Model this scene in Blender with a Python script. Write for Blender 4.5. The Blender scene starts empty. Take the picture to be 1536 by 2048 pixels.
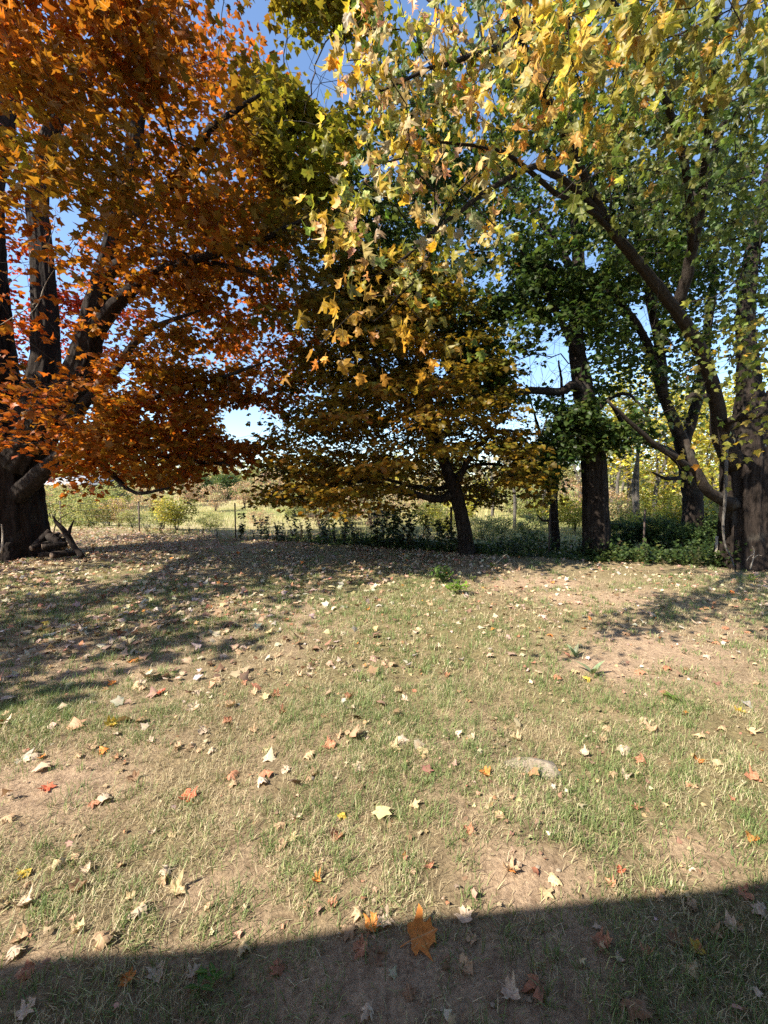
import bpy, math, random
import numpy as np
from mathutils import Matrix, Vector

# ------------------------------------------------------------------ camera, sky, sun, exposure
SC = bpy.context.scene
COL = SC.collection
CAM_H, PITCH, FPX = 1.6, math.radians(3.5), 800.0
cam_d = bpy.data.cameras.new('camera'); cam = bpy.data.objects.new('camera', cam_d); COL.objects.link(cam)
cam.location = (0, 0, CAM_H); cam.rotation_euler = (math.pi/2 - PITCH, 0, 0)
cam_d.sensor_fit = 'HORIZONTAL'; cam_d.sensor_width = 36; cam_d.lens = 36*FPX/1536
cam_d.clip_start = 0.05; cam_d.clip_end = 3000
SC.camera = cam

SUN_EL = math.radians(43)
SH = np.array([.84, .54]); SH = SH/np.linalg.norm(SH)            # direction in which shadows fall on the ground
to_sun = Vector((-SH[0]*math.cos(SUN_EL), -SH[1]*math.cos(SUN_EL), math.sin(SUN_EL)))
world = bpy.data.worlds.new('World'); SC.world = world; world.use_nodes = True
wn = world.node_tree; wn.nodes.clear()
sky = wn.nodes.new('ShaderNodeTexSky'); sky.sky_type = 'NISHITA'; sky.sun_disc = False
sky.sun_elevation = SUN_EL; sky.sun_rotation = math.atan2(to_sun.x, to_sun.y)
sky.air_density = 1.0; sky.dust_density = 0.3; sky.ozone_density = 3.0
bg = wn.nodes.new('ShaderNodeBackground'); bg.inputs['Strength'].default_value = 0.115
wo = wn.nodes.new('ShaderNodeOutputWorld')
wn.links.new(sky.outputs[0], bg.inputs[0]); wn.links.new(bg.outputs[0], wo.inputs[0])
sun_d = bpy.data.lights.new('sun', 'SUN'); sun_d.energy = 5.0; sun_d.angle = math.radians(0.53); sun_d.color = (1, .92, .79)
sun = bpy.data.objects.new('sun', sun_d); COL.objects.link(sun)
sun.rotation_euler = to_sun.to_track_quat('Z', 'Y').to_euler(); sun.location = (-20, -12, 20)
SC.view_settings.view_transform = 'Standard'; SC.view_settings.look = 'None'
SC.view_settings.exposure = 1.47; SC.view_settings.gamma = 1; SC.view_settings.use_curve_mapping = False
SC.render.engine = 'CYCLES'
SC.cycles.use_denoising = False
SC.cycles.max_bounces = 7; SC.cycles.diffuse_bounces = 4; SC.cycles.transmission_bounces = 5; SC.cycles.sample_clamp_indirect = 3; SC.cycles.glossy_bounces = 2

# ------------------------------------------------------------------ helpers
rng = np.random.default_rng(11); random.seed(11)
A = np.array
def ray(px, py):
    dx = (px-768)/FPX; dy = (1024-py)/FPX
    return A([dx, math.cos(PITCH)+math.sin(PITCH)*dy, -math.sin(PITCH)+math.cos(PITCH)*dy])
def P(px, py, Y):
    d = ray(px, py); return A([0, 0, CAM_H]) + d*(Y/d[1])
def G(px, py):
    d = ray(px, py); return A([0, 0, CAM_H]) + d*(CAM_H/-d[2])
def to_px(p):
    p = np.atleast_2d(p); x = p[:, 0]; y = p[:, 1]; z = p[:, 2]-CAM_H
    f = y*math.cos(PITCH)-z*math.sin(PITCH); u = y*math.sin(PITCH)+z*math.cos(PITCH)
    f = np.where(f < .05, .05, f)
    return 768+FPX*x/f, 1024-FPX*u/f, f
class Noise:
    def __init__(s, seed, n=9):
        r = np.random.default_rng(seed); d = r.normal(size=(n, 3)); d /= np.linalg.norm(d, axis=1)[:, None]
        s.d = d*r.uniform(.6, 1.7, (n, 1)); s.ph = r.uniform(0, 6.28, n)
    def __call__(s, p, f=1.0):
        p = np.atleast_2d(p)
        if p.shape[1] == 2: p = np.c_[p, np.zeros(len(p))]
        return np.clip(np.sin(p@(s.d.T*f)+s.ph).sum(1)/4.2, -1, 1)
N1, N2, N3, N4 = Noise(1), Noise(2), Noise(3), Noise(4)

def tag(o, label=None, cat=None, group=None, kind=None):
    if label: o['label'] = label
    if cat: o['category'] = cat
    if group: o['group'] = group
    if kind: o['kind'] = kind
    return o
def empty(name, loc, label, cat, group=None):
    o = bpy.data.objects.new(name, None); COL.objects.link(o); o.location = loc; o.empty_display_size = .2
    return tag(o, label, cat, group)
def mesh_np(name, V, F, col=None, smooth=False):
    V = np.ascontiguousarray(V, np.float32); F = np.asarray(F, np.int32); k = F.shape[1]
    m = bpy.data.meshes.new(name); m.vertices.add(len(V)); m.vertices.foreach_set('co', V.ravel())
    m.loops.add(F.size); m.loops.foreach_set('vertex_index', F.ravel())
    m.polygons.add(len(F)); m.polygons.foreach_set('loop_start', np.arange(0, F.size, k, dtype=np.int32))
    if smooth: m.polygons.foreach_set('use_smooth', np.ones(len(F), bool))
    if col is not None:
        a = m.color_attributes.new('Col', 'FLOAT_COLOR', 'POINT')
        a.data.foreach_set('color', np.c_[col, np.ones(len(col))].astype(np.float32).ravel())
    m.update(calc_edges=True); return m
def obj(name, mesh, mat=None, parent=None, loc=None):
    o = bpy.data.objects.new(name, mesh); COL.objects.link(o)
    if mat is not None and not mesh.materials: mesh.materials.append(mat)
    if parent: o.parent = parent
    if loc is not None: o.location = loc
    return o
class Bag:                                                       # collects tri/quad soup, all stored as triangles
    def __init__(s): s.V = []; s.F = []; s.C = []; s.n = 0
    def add(s, V, F, c=None):
        F = np.asarray(F)
        if F.shape[1] == 4: F = np.r_[F[:, [0, 1, 2]], F[:, [0, 2, 3]]]
        s.V.append(np.asarray(V, float)); s.F.append(F+s.n); s.n += len(V)
        if c is not None: s.C.append(np.broadcast_to(np.asarray(c, float), (len(V), 3)))
    def mesh(s, name, off=None, smooth=False):
        V = np.concatenate(s.V)
        if off is not None: V = V-off
        return mesh_np(name, V, np.concatenate(s.F), np.concatenate(s.C) if s.C else None, smooth)

# ------------------------------------------------------------------ materials
def new_mat(name):
    m = bpy.data.materials.new(name); m.use_nodes = True; nt = m.node_tree; nt.nodes.clear()
    return m, nt, (lambda t, **k: _node(nt, t, **k)), (lambda a, b: nt.links.new(a, b))
def _node(nt, t, **k):
    n = nt.nodes.new(t)
    for a, v in k.items(): setattr(n, a, v)
    return n
def ramp(n, stops):
    e = n.color_ramp.elements
    while len(e) < len(stops): e.new(.5)
    for q, (p, c) in zip(e, stops): q.position = p; q.color = (*c, 1)
def leaf_mat(name, trans=.5, src='attr', rough=.45, gain=1.35, spec=.3):
    m, nt, N, L = new_mat(name)
    if src == 'attr': a = N('ShaderNodeAttribute', attribute_name='Col'); c = a.outputs['Color']
    else: a = N('ShaderNodeObjectInfo'); c = a.outputs['Color']
    if src != 'attr':
        tc = N('ShaderNodeTexCoord'); nz = N('ShaderNodeTexNoise'); nz.inputs['Scale'].default_value = 5.; nz.inputs['Detail'].default_value = 4
        L(tc.outputs['Object'], nz.inputs['Vector'])
        r = N('ShaderNodeValToRGB'); ramp(r, [(.3, (.62, .5, .42)), (.6, (1.1, 1.08, 1.05))]); L(nz.outputs[0], r.inputs[0])
        mx = N('ShaderNodeMix', data_type='RGBA', blend_type='MULTIPLY'); mx.inputs[0].default_value = .75
        L(c, mx.inputs[6]); L(r.outputs[0], mx.inputs[7]); c = mx.outputs[2]
    if src != 'attr':
        sx = N('ShaderNodeSeparateXYZ'); L(tc.outputs['Object'], sx.inputs[0]); ab = N('ShaderNodeMath', operation='ABSOLUTE'); L(sx.outputs[0], ab.inputs[0])
        ls = N('ShaderNodeMath', operation='LESS_THAN'); ls.inputs[1].default_value = .018; L(ab.outputs[0], ls.inputs[0]); mu = N('ShaderNodeMath', operation='MULTIPLY'); mu.inputs[1].default_value = .35; L(ls.outputs[0], mu.inputs[0])
        mv = N('ShaderNodeMix', data_type='RGBA'); L(mu.outputs[0], mv.inputs[0]); L(c, mv.inputs[6]); mv.inputs[7].default_value = (.6, .45, .25, 1); c = mv.outputs[2]
    b = N('ShaderNodeBsdfPrincipled'); b.inputs['Roughness'].default_value = rough; b.inputs['Specular IOR Level'].default_value = spec
    L(c, b.inputs['Base Color'])
    t = N('ShaderNodeBsdfTranslucent')
    g = N('ShaderNodeMix', data_type='RGBA', blend_type='MULTIPLY'); g.inputs[0].default_value = 1; g.inputs[7].default_value = (gain, gain*.95, gain*.7, 1)
    L(c, g.inputs[6]); L(g.outputs[2], t.inputs[0])
    mx = N('ShaderNodeMixShader'); mx.inputs[0].default_value = trans; o = N('ShaderNodeOutputMaterial')
    L(b.outputs[0], mx.inputs[1]); L(t.outputs[0], mx.inputs[2]); L(mx.outputs[0], o.inputs[0]); return m
M_LEAF = leaf_mat('foliage')
M_LEAF1 = leaf_mat('leaf_single', src='obj')
M_DRY = leaf_mat('dry_leaf', trans=.2, src='obj', rough=.6, gain=1.0, spec=.2)
M_LITTER = leaf_mat('leaf_litter', trans=.15, rough=.65, gain=1.0, spec=.2)
M_GRASS = leaf_mat('grass_blades', trans=.3, rough=.5, gain=1.2, spec=.25)
def bark_mat(name, c0, c1, scale=1., lichen=.0):
    m, nt, N, L = new_mat(name)
    tc = N('ShaderNodeTexCoord'); mp = N('ShaderNodeMapping'); mp.inputs['Scale'].default_value = (9*scale, 9*scale, 1.6*scale)
    L(tc.outputs['Object'], mp.inputs[0])
    nz = N('ShaderNodeTexNoise'); nz.inputs['Scale'].default_value = 2.2; nz.inputs['Detail'].default_value = 8; nz.inputs['Roughness'].default_value = .7; L(mp.outputs[0], nz.inputs['Vector'])
    r = N('ShaderNodeValToRGB'); ramp(r, [(.33, c0), (.68, c1)]); L(nz.outputs[0], r.inputs[0])
    n2 = N('ShaderNodeTexNoise'); n2.inputs['Scale'].default_value = 3.; n2.inputs['Detail'].default_value = 5; L(tc.outputs['Object'], n2.inputs['Vector'])
    r2 = N('ShaderNodeValToRGB'); ramp(r2, [(.58, (0, 0, 0)), (.68, (1, 1, 1))]); L(n2.outputs[0], r2.inputs[0])
    ml = N('ShaderNodeMath', operation='MULTIPLY'); ml.inputs[1].default_value = lichen; L(r2.outputs[0], ml.inputs[0])
    mx = N('ShaderNodeMix', data_type='RGBA'); L(ml.outputs[0], mx.inputs[0]); L(r.outputs[0], mx.inputs[6]); mx.inputs[7].default_value = (.3, .29, .24, 1)
    bp = N('ShaderNodeBump'); bp.inputs['Strength'].default_value = 1; bp.inputs['Distance'].default_value = .06; L(nz.outputs[0], bp.inputs['Height'])
    b = N('ShaderNodeBsdfPrincipled'); b.inputs['Roughness'].default_value = .9; b.inputs['Specular IOR Level'].default_value = .15
    L(mx.outputs[2], b.inputs['Base Color']); L(bp.outputs[0], b.inputs['Normal'])
    o = N('ShaderNodeOutputMaterial'); L(b.outputs[0], o.inputs[0]); return m
M_BARK = bark_mat('maple_bark', (.007, .005, .004), (.046, .034, .027), lichen=.08)
M_BARK2 = bark_mat('smooth_bark', (.016, .012, .009), (.055, .041, .032), 1.6, lichen=.12)
M_BARKG = bark_mat('grey_bark', (.05, .043, .037), (.18, .16, .135), 1.3, lichen=.25)
M_TWIG = bark_mat('twig_bark', (.05, .038, .03), (.13, .1, .08), 2)
M_PALE = bark_mat('pale_dead_wood', (.35, .29, .22), (.55, .48, .38), 2)
def plain(name, c0, c1, scale=6., rough=.85, bump=.3, metal=0., coord='Object'):
    m, nt, N, L = new_mat(name)
    tc = N('ShaderNodeTexCoord'); nz = N('ShaderNodeTexNoise'); nz.inputs['Scale'].default_value = scale; nz.inputs['Detail'].default_value = 7; nz.inputs['Roughness'].default_value = .65
    L(tc.outputs[coord], nz.inputs['Vector'])
    r = N('ShaderNodeValToRGB'); ramp(r, [(.35, c0), (.65, c1)]); L(nz.outputs[0], r.inputs[0])
    bp = N('ShaderNodeBump'); bp.inputs['Strength'].default_value = bump; bp.inputs['Distance'].default_value = .02; L(nz.outputs[0], bp.inputs['Height'])
    b = N('ShaderNodeBsdfPrincipled'); b.inputs['Roughness'].default_value = rough; b.inputs['Metallic'].default_value = metal; b.inputs['Specular IOR Level'].default_value = .25
    L(r.outputs[0], b.inputs['Base Color']); L(bp.outputs[0], b.inputs['Normal'])
    o = N('ShaderNodeOutputMaterial'); L(b.outputs[0], o.inputs[0]); return m
M_CUT = plain('cut_wood', (.09, .06, .04), (.2, .14, .095), 40)
M_RUST = plain('rusty_steel', (.05, .035, .03), (.1, .07, .055), 30, .7)
M_WIRE = plain('fence_wire', (.12, .11, .1), (.2, .19, .18), 30, .5, 0, .6)
M_STONE = plain('limestone', (.22, .175, .125), (.36, .295, .22), 14, .9, .8)
M_ROOF = plain('shed_roof', (.22, .23, .24), (.36, .37, .38), 2, .6, .1)
M_WOOD = plain('weathered_boards', (.06, .05, .045), (.14, .12, .1), 8)
M_SIDING = plain('painted_siding', (.5, .48, .44), (.6, .58, .54), 3, .7, .05)

# ground: soil with thatch, grey-green beyond the lawn
def ground_mat():
    m, nt, N, L = new_mat('soil')
    tc = N('ShaderNodeTexCoord')
    a = N('ShaderNodeAttribute', attribute_name='Col')
    n1 = N('ShaderNodeTexNoise'); n1.inputs['Scale'].default_value = 14; n1.inputs['Detail'].default_value = 10; n1.inputs['Roughness'].default_value = .72; L(tc.outputs['Object'], n1.inputs['Vector'])
    r1 = N('ShaderNodeValToRGB'); ramp(r1, [(.3, (.55, .52, .5)), (.5, (.95, .95, .95)), (.72, (1.3, 1.28, 1.22))]); L(n1.outputs[0], r1.inputs[0])
    n2 = N('ShaderNodeTexNoise'); n2.inputs['Scale'].default_value = 55; n2.inputs['Detail'].default_value = 9; n2.inputs['Roughness'].default_value = .8; L(tc.outputs['Object'], n2.inputs['Vector'])
    r2 = N('ShaderNodeValToRGB'); ramp(r2, [(.36, (.4, .37, .34)), (.6, (1.25, 1.25, 1.22))]); L(n2.outputs[0], r2.inputs[0])
    m1 = N('ShaderNodeMix', data_type='RGBA', blend_type='MULTIPLY'); m1.inputs[0].default_value = 1; L(a.outputs[0], m1.inputs[6]); L(r1.outputs[0], m1.inputs[7])
    m2 = N('ShaderNodeMix', data_type='RGBA', blend_type='MULTIPLY'); m2.inputs[0].default_value = .8; L(m1.outputs[2], m2.inputs[6]); L(r2.outputs[0], m2.inputs[7])
    ad = N('ShaderNodeMath', operation='ADD'); L(n1.outputs[0], ad.inputs[0]); L(n2.outputs[0], ad.inputs[1])
    bp = N('ShaderNodeBump'); bp.inputs['Strength'].default_value = .8; bp.inputs['Distance'].default_value = .025; L(ad.outputs[0], bp.inputs['Height'])
    b = N('ShaderNodeBsdfPrincipled'); b.inputs['Roughness'].default_value = .95; b.inputs['Specular IOR Level'].default_value = .1
    L(m2.outputs[2], b.inputs['Base Color']); L(bp.outputs[0], b.inputs['Normal'])
    o = N('ShaderNodeOutputMaterial'); L(b.outputs[0], o.inputs[0]); return m
M_SOIL = ground_mat()

# ------------------------------------------------------------------ ground
def sstep(a, b, x): t = np.clip((x-a)/(b-a), 0, 1); return t*t*(3-2*t)
FENCE_Y = lambda x: 10.5 - .40*np.clip(x, -9, 6.5)                  # lawn ends here (nearer on the right)
def gz(x, y):
    x = np.asarray(x, float); y = np.asarray(y, float)
    p = np.c_[x.ravel(), y.ravel()]
    z = .014*N1(p, 2.2)+.02*N2(p, .7)+.008*N3(p, 8.)+.006*N4(p, 17.)*(y.ravel() < 7)+(.028*N1(p, 4.3)+.016*N2(p, 9.))*(1-sstep(2.2, 3.5, y.ravel()))
    z = z.reshape(x.shape)*sstep(-3, 1, y)
    fy = FENCE_Y(x)
    z = z - .35*sstep(0, 8, y-fy) + .9*sstep(10, 40, y-fy)+1.2*sstep(40, 100, y)*(1-.5*sstep(0, 30, x)) + 9*sstep(110, 320, y)
    z = z + (.25*N4(p, .12)).reshape(x.shape)*sstep(16, 40, y)
    return z
BARE = []                                                        # bare-soil patches (x, y, rx, ry, strength)
for px, py, rx, ry, s in [(70, 1570, .55, .35, 1), (1050, 1760, .28, .16, 1), (1400, 1700, .25, .18, .9), (760, 1960, .38, .16, 1), (900, 1930, .3, .14, 1),
                          (620, 1935, .25, .1, .8), (1000, 2020, .3, .14, .8), (1290, 1290, .75, .6, 1), (1220, 1330, .5, .4, 1), (1080, 1165, 1.1, .45, 1), (1200, 1195, 1., .5, .9), (1470, 1265, .7, .3, .6),
                          (380, 1770, .12, .1, .8), (850, 1500, .1, .1, .3), (270, 1480, .4, .2, .5), (1290, 1370, .3, .25, .6), (60, 1930, .25, .1, .7), (1130, 1880, .2, .1, .6),
                          (500, 1840, .15, .06, .6), (1330, 1860, .2, .1, .4), (360, 1895, .2, .07, .6), (190, 1640, .2, .15, .3)]:
    g = G(px, py); BARE.append((g[0], g[1], rx, ry, s))
def bare(x, y):
    b = np.zeros_like(np.asarray(x, float))
    for bx, by, rx, ry, s in BARE: b = np.maximum(b, s*np.exp(-(((x-bx)/rx)**2+((y-by)/ry)**2)**1.5))
    return b
def axis(lo, hi, d0, gr):
    a = [0.]; d = d0
    while a[-1] < hi: a.append(a[-1]+d); d *= gr
    b = [0.]; d = d0
    while b[-1] < -lo: b.append(b[-1]+d); d *= gr
    return np.r_[-A(b[:0:-1]), A(a)]
ys = np.r_[-60, -20, -8, -4, -2, np.arange(-1., 6, .06), np.arange(6, 16, .14), 16+np.cumsum(.25*1.045**np.arange(120))]
ys = ys[ys < 1500]
xs = axis(-1500, 1500, .06, 1.05)
GX, GY = np.meshgrid(xs, ys)
GZ = gz(GX, GY)
nx = len(xs); ny = len(ys)
V = np.c_[GX.ravel(), GY.ravel(), GZ.ravel()]
i = np.arange(nx-1)[None]+np.arange(ny-1)[:, None]*nx
F = np.stack([i, i+1, i+1+nx, i+nx], -1).reshape(-1, 4)
p2 = V[:, :2]
soil, straw, grn = A([.41, .295, .2]), A([.23, .18, .105]), A([.17, .16, .06])  # straw tone under the grass is darkened, shade between tufts in its colour
t = np.clip(.7+.4*N2(p2, 2.3)+.4*N1(p2, 9), 0, 1)*(1-bare(V[:, 0], V[:, 1]))
C = soil*(1-t[:, None])+straw*t[:, None]
g2 = np.clip(.25+.5*N3(p2, 1.4), 0, .6)*(1-bare(V[:, 0], V[:, 1])); C = C*(1-g2[:, None])+grn*g2[:, None]
far = sstep(0, 3, V[:, 1]-FENCE_Y(V[:, 0])); fieldc = A([.46, .37, .21])*(1-np.clip(.5+.6*N4(p2, .25), 0, 1))[:, None]+A([.2, .22, .07])*np.clip(.5+.6*N4(p2, .25), 0, 1)[:, None]
C = C*(1-far[:, None])+fieldc*far[:, None]
ground = tag(obj('ground', mesh_np('ground', V, F, C, True), M_SOIL), kind='structure')

# ------------------------------------------------------------------ leaves
HALF = [(0, 0), (.20, -.07), (.42, .02), (.33, .18), (.45, .29), (.64, .45), (.45, .50), (.27, .48), (.25, .63), (.31, .75), (.12, .82), (0, 1.)]
OUT = A(HALF+[(-x, y) for x, y in HALF[-2:0:-1]])                # 22-point maple outline
def leaf_template(seed, curl=.3, roll=.0, crinkle=.03, stem=.45):
    r = np.random.default_rng(seed); c = A([0, .36]); n = len(OUT)
    o = OUT*r.uniform(.84, 1.12, (n, 1))+r.normal(size=(n, 2))*.018
    ring = c+(o-c)*.52
    V2 = np.r_[[c], ring, o]
    F = []
    for k in range(n):
        j = (k+1) % n
        F += [(0, 1+k, 1+j), (1+k, 1+n+k, 1+n+j), (1+k, 1+n+j, 1+j)]
    x, y = V2[:, 0], V2[:, 1]-.36
    ph = r.uniform(-.9, .9); u = x*math.cos(ph)+y*math.sin(ph); v = -x*math.sin(ph)+y*math.cos(ph)
    z = curl*(u*u*1.5+.35*v*v*r.uniform(-1, 1)+.6*u*v*r.normal())+roll*np.abs(x)+crinkle*r.normal(size=len(x))
    ang = np.arctan2(V2[:, 1]-.2, x); z += .035*np.cos(ang*5)*np.hypot(x, y)
    if stem:
        V3 = np.c_[V2, z]; k = len(V3); w = .014
        pts = A([[0, .03, z[1+n]], [.02, -.5*stem, .02], [.05, -stem, -.05+.1*curl]])
        V3 = np.r_[V3, pts+A([w, 0, 0]), pts-A([w, 0, 0])]
        F += [(k, k+3, k+4), (k, k+4, k+1), (k+1, k+4, k+5), (k+1, k+5, k+2)]
        return V3, A(F)
    return np.c_[V2, z], A(F)
def lod_leaf(k, seed):
    r = np.random.default_rng(seed)
    if k == 10: o = A([(0, 0), (.42, .02), (.34, .22), (.62, .47), (.28, .54), (0, 1.), (-.28, .54), (-.62, .47), (-.34, .22), (-.42, .02)])
    else: o = A([(0, 0), (.5, .12), (.26, .34), (.5, .56), (0, 1.), (-.5, .56), (-.26, .34), (-.5, .12)])
    o = o*r.uniform(.9, 1.1, (len(o), 1)); V = np.r_[[(0, .33)], o]; n = len(o)
    z = -.8*np.abs(V[:, 0])*r.uniform(-.5, 1.)-.6*(V[:, 1]-.3)**2*r.uniform(-.5, 1.5)+.05*r.normal(size=n+1)
    return np.c_[V, z], A([(0, 1+q, 1+(q+1) % n) for q in range(n)])
LODS = {10: [lod_leaf(10, s) for s in range(4)], 8: [lod_leaf(8, s+9) for s in range(4)]}
def frames(T, Nn):
    T = T/np.linalg.norm(T, axis=1)[:, None]; S = np.cross(T, Nn); S /= np.linalg.norm(S, axis=1)[:, None]+1e-9
    return S, T, np.cross(S, T)
def leaves_mesh(name, pos, T, Nn, size, col, lod=8, off=None, col2=None):
    V, F, Cc = leaves_arrays(pos, T, Nn, size, col, lod, col2)
    return mesh_np(name, V if off is None else V-off, F, Cc)
def leaves_arrays(pos, T, Nn, size, col, lod=8, col2=None):
    S, T, Nn = frames(T, Nn); Vs = []; Fs = []; Cs = []; n0 = 0; w = np.arange(len(pos)) % 4
    for v in range(4):
        q = np.where(w == v)[0]
        if not len(q): continue
        TV, TF = LODS[lod][v]; k = len(TV)
        V = pos[q, None, :]+size[q, None, None]*(TV[None, :, 0, None]*S[q, None]+TV[None, :, 1, None]*T[q, None]+TV[None, :, 2, None]*Nn[q, None])
        Vs.append(V.reshape(-1, 3)); Fs.append((TF[None]+(np.arange(len(q))*k)[:, None, None]+n0).reshape(-1, 3)); n0 += len(q)*k
        c = np.repeat(col[q, None], k, 1)
        if col2 is not None: c[:, 1:] = col2[q, None]
        Cs.append(c.reshape(-1, 3))
    return np.concatenate(Vs), np.concatenate(Fs), np.concatenate(Cs)
LODS[66] = [leaf_template(300+q, [.7, 1.2, -.9, 1.5][q], [-.3, -.5, .4, -.2][q], .035, .5) for q in range(4)]
FLAT = []; FRESH = []
for s in range(6):
    V, F = leaf_template(s, [.5, .9, 1.3, .7, -.8, 1.1][s], [-.2, -.45, -.6, .3, -.3, .5][s], .03); FRESH.append(mesh_np('fresh_leaf', V, F, smooth=True)); FRESH[-1].materials.append(M_LEAF1)
for s in range(12):
    V, F = leaf_template(40+s, [.35, 1.0, 1.5, -.9][s % 4], [.1, .3, -.2, -.3][s % 4], .06); m = mesh_np('dry_leaf', V, F, smooth=True); m.materials.append(M_DRY); FLAT.append(m)

# ------------------------------------------------------------------ tubes and trees
def tube(pts, rad, sides=6, ridge=None, cap=True):
    pts = np.asarray(pts, float); rad = np.asarray(rad, float); n = len(pts)
    t = np.gradient(pts, axis=0); t /= np.linalg.norm(t, axis=1)[:, None]+1e-9
    ref = A([1., 0, 0]) if abs(t[0, 0]) < .8 else A([0, 1., 0])
    u = ref-t*(t@ref)[:, None]; u /= np.linalg.norm(u, axis=1)[:, None]+1e-9; w = np.cross(t, u)
    a = np.linspace(0, 2*np.pi, sides, endpoint=False)
    R = np.repeat(rad[:, None], sides, 1)
    if ridge is not None: R = ridge(R, pts, a)
    V = (pts[:, None]+R[:, :, None]*(np.cos(a)[None, :, None]*u[:, None]+np.sin(a)[None, :, None]*w[:, None])).reshape(-1, 3)
    i = (np.arange(n-1)*sides)[:, None]; k = np.arange(sides)[None]; k2 = (k+1) % sides
    F = np.stack([i+k, i+k2, i+sides+k2, i+sides+k], -1).reshape(-1, 4)
    F = np.r_[F[:, [0, 1, 2]], F[:, [0, 2, 3]]]
    if cap:
        V = np.r_[V, pts[:1], pts[-1:]]; b = len(V)-2; k = np.arange(sides); k2 = (k+1) % sides
        F = np.r_[F, np.stack([np.full(sides, b), k2, k], -1), np.stack([np.full(sides, b+1), (n-1)*sides+k, (n-1)*sides+k2], -1)]
    return V, F
def smooth_path(pts, rad, step=.15):
    pts = np.asarray(pts, float); rad = np.asarray(rad, float)
    if len(pts) > 2:
        ext = np.r_[[2*pts[0]-pts[1]], pts, [2*pts[-1]-pts[-2]]]; Q = []; R = []
        for i in range(len(pts)-1):
            p0, p1, p2, p3 = ext[i:i+4]; m = max(2, int(np.linalg.norm(p2-p1)/step))
            s = np.linspace(0, 1, m, endpoint=False)[:, None]
            Q.append(.5*((2*p1)+(-p0+p2)*s+(2*p0-5*p1+4*p2-p3)*s**2+(-p0+3*p1-3*p2+p3)*s**3)); R.append(rad[i]+(rad[i+1]-rad[i])*s[:, 0])
        return np.r_[np.concatenate(Q), pts[-1:]], np.r_[np.concatenate(R), rad[-1:]]
    m = max(2, int(np.linalg.norm(pts[1]-pts[0])/step)); s = np.linspace(0, 1, m+1)[:, None]
    return pts[0]+(pts[1]-pts[0])*s, rad[0]+(rad[1]-rad[0])*s[:, 0]
def bark_ridge(seed, amp):
    nn = Noise(seed, 14)
    def f(R, pts, a):
        q = np.stack([np.cos(a)[None]*3.2+0*R, np.sin(a)[None]*3.2+0*R, pts[:, 2][:, None]*.7+0*R], -1).reshape(-1, 3)
        big = nn(q*.45).reshape(R.shape); fine = np.abs(nn(q*A([2.6, 2.6, 1.0]), 1.6)).reshape(R.shape)
        fl = np.exp(-np.clip(pts[:, 2], 0, 9)/.3)[:, None]*np.cos(a*5+2*nn.ph[0]+.6*np.sin(a*2))[None]*(R > .3)
        return R*(1+amp*(.9*big+1.5*(fine-.4)+1.1*fl))
    return f
def grow(limbs, att, bf=.35, seg=.22, wob=.05, seed=0, rise=.0):
    """limbs: list of (pts, rad) already smooth; att: attractor points -> nodes, parents, order; greedy balanced tree"""
    r = np.random.default_rng(seed)
    nodes = []; par = []; path = []
    for pts, rad in limbs:
        for k, p in enumerate(pts):
            nodes.append(p); par.append(len(nodes)-2 if k else -1); path.append(0 if k == 0 else path[-1]+np.linalg.norm(pts[k]-pts[k-1])*.5)
    nodes = [A(p) for p in nodes]; n_skel = len(nodes)
    un = np.arange(len(att)); best = np.full(len(att), 1e9); bi = np.zeros(len(att), int)
    def upd(ids):
        Q = A([nodes[i] for i in ids]); pl = A([path[i] for i in ids])
        d = np.sqrt(((att[un][:, None]-Q[None])**2).sum(-1))+bf*pl[None]
        k = d.argmin(1); v = d[np.arange(len(un)), k]; m = v < best[un]
        best[un[m]] = v[m]; bi[un[m]] = A(ids)[k[m]]
    for s in range(0, n_skel, 400): upd(list(range(s, min(n_skel, s+400))))
    tips = []
    while len(un):
        j = un[best[un].argmin()]; un = un[un != j]; b = bi[j]; p0 = nodes[b]; p1 = att[j]; L = np.linalg.norm(p1-p0)
        m = max(1, int(L/seg)); ids = []; prev = b; ax = r.normal(size=3)*wob*L
        for k in range(1, m+1):
            s = k/m; q = p0+(p1-p0)*s+ax*math.sin(math.pi*s)+A([0, 0, rise*L*math.sin(math.pi*s)])+(r.normal(size=3)*wob*seg if k < m else 0)
            nodes.append(q); par.append(prev); path.append(path[prev]+np.linalg.norm(q-nodes[prev])); prev = len(nodes)-1; ids.append(prev)
        tips.append(prev)
        if len(un): upd(ids)
    return A(nodes), A(par), n_skel, A(tips)
def twig_bag(nodes, par, n_skel, rtip=.0035, power=2.4, rmax=.09):
    n = len(nodes); acc = np.zeros(n); nch = np.zeros(n, int)
    for i in range(n-1, n_skel-1, -1):
        if acc[i] == 0: acc[i] = rtip**power
        if par[i] >= n_skel: acc[par[i]] += acc[i]
    rad = np.minimum(acc**(1/power), rmax)
    main = {}
    for i in range(n_skel, n):
        p = par[i]
        if p not in main or rad[i] > rad[main[p]]: main[p] = i
    bag = Bag(); done = np.zeros(n, bool)
    for i in range(n_skel, n):
        if done[i] or (par[i] >= n_skel and main[par[i]] == i): continue
        ch = [par[i], i]; done[i] = True
        while ch[-1] in main and not done[main[ch[-1]]]: ch.append(main[ch[-1]]); done[ch[-1]] = True
        r = rad[ch]; r[0] = r[1]*1.1; mx = r.max()
        V, F = tube(nodes[ch], r, 8 if mx > .04 else 5 if mx > .015 else 3, cap=False); bag.add(V, F)
    return bag
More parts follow.
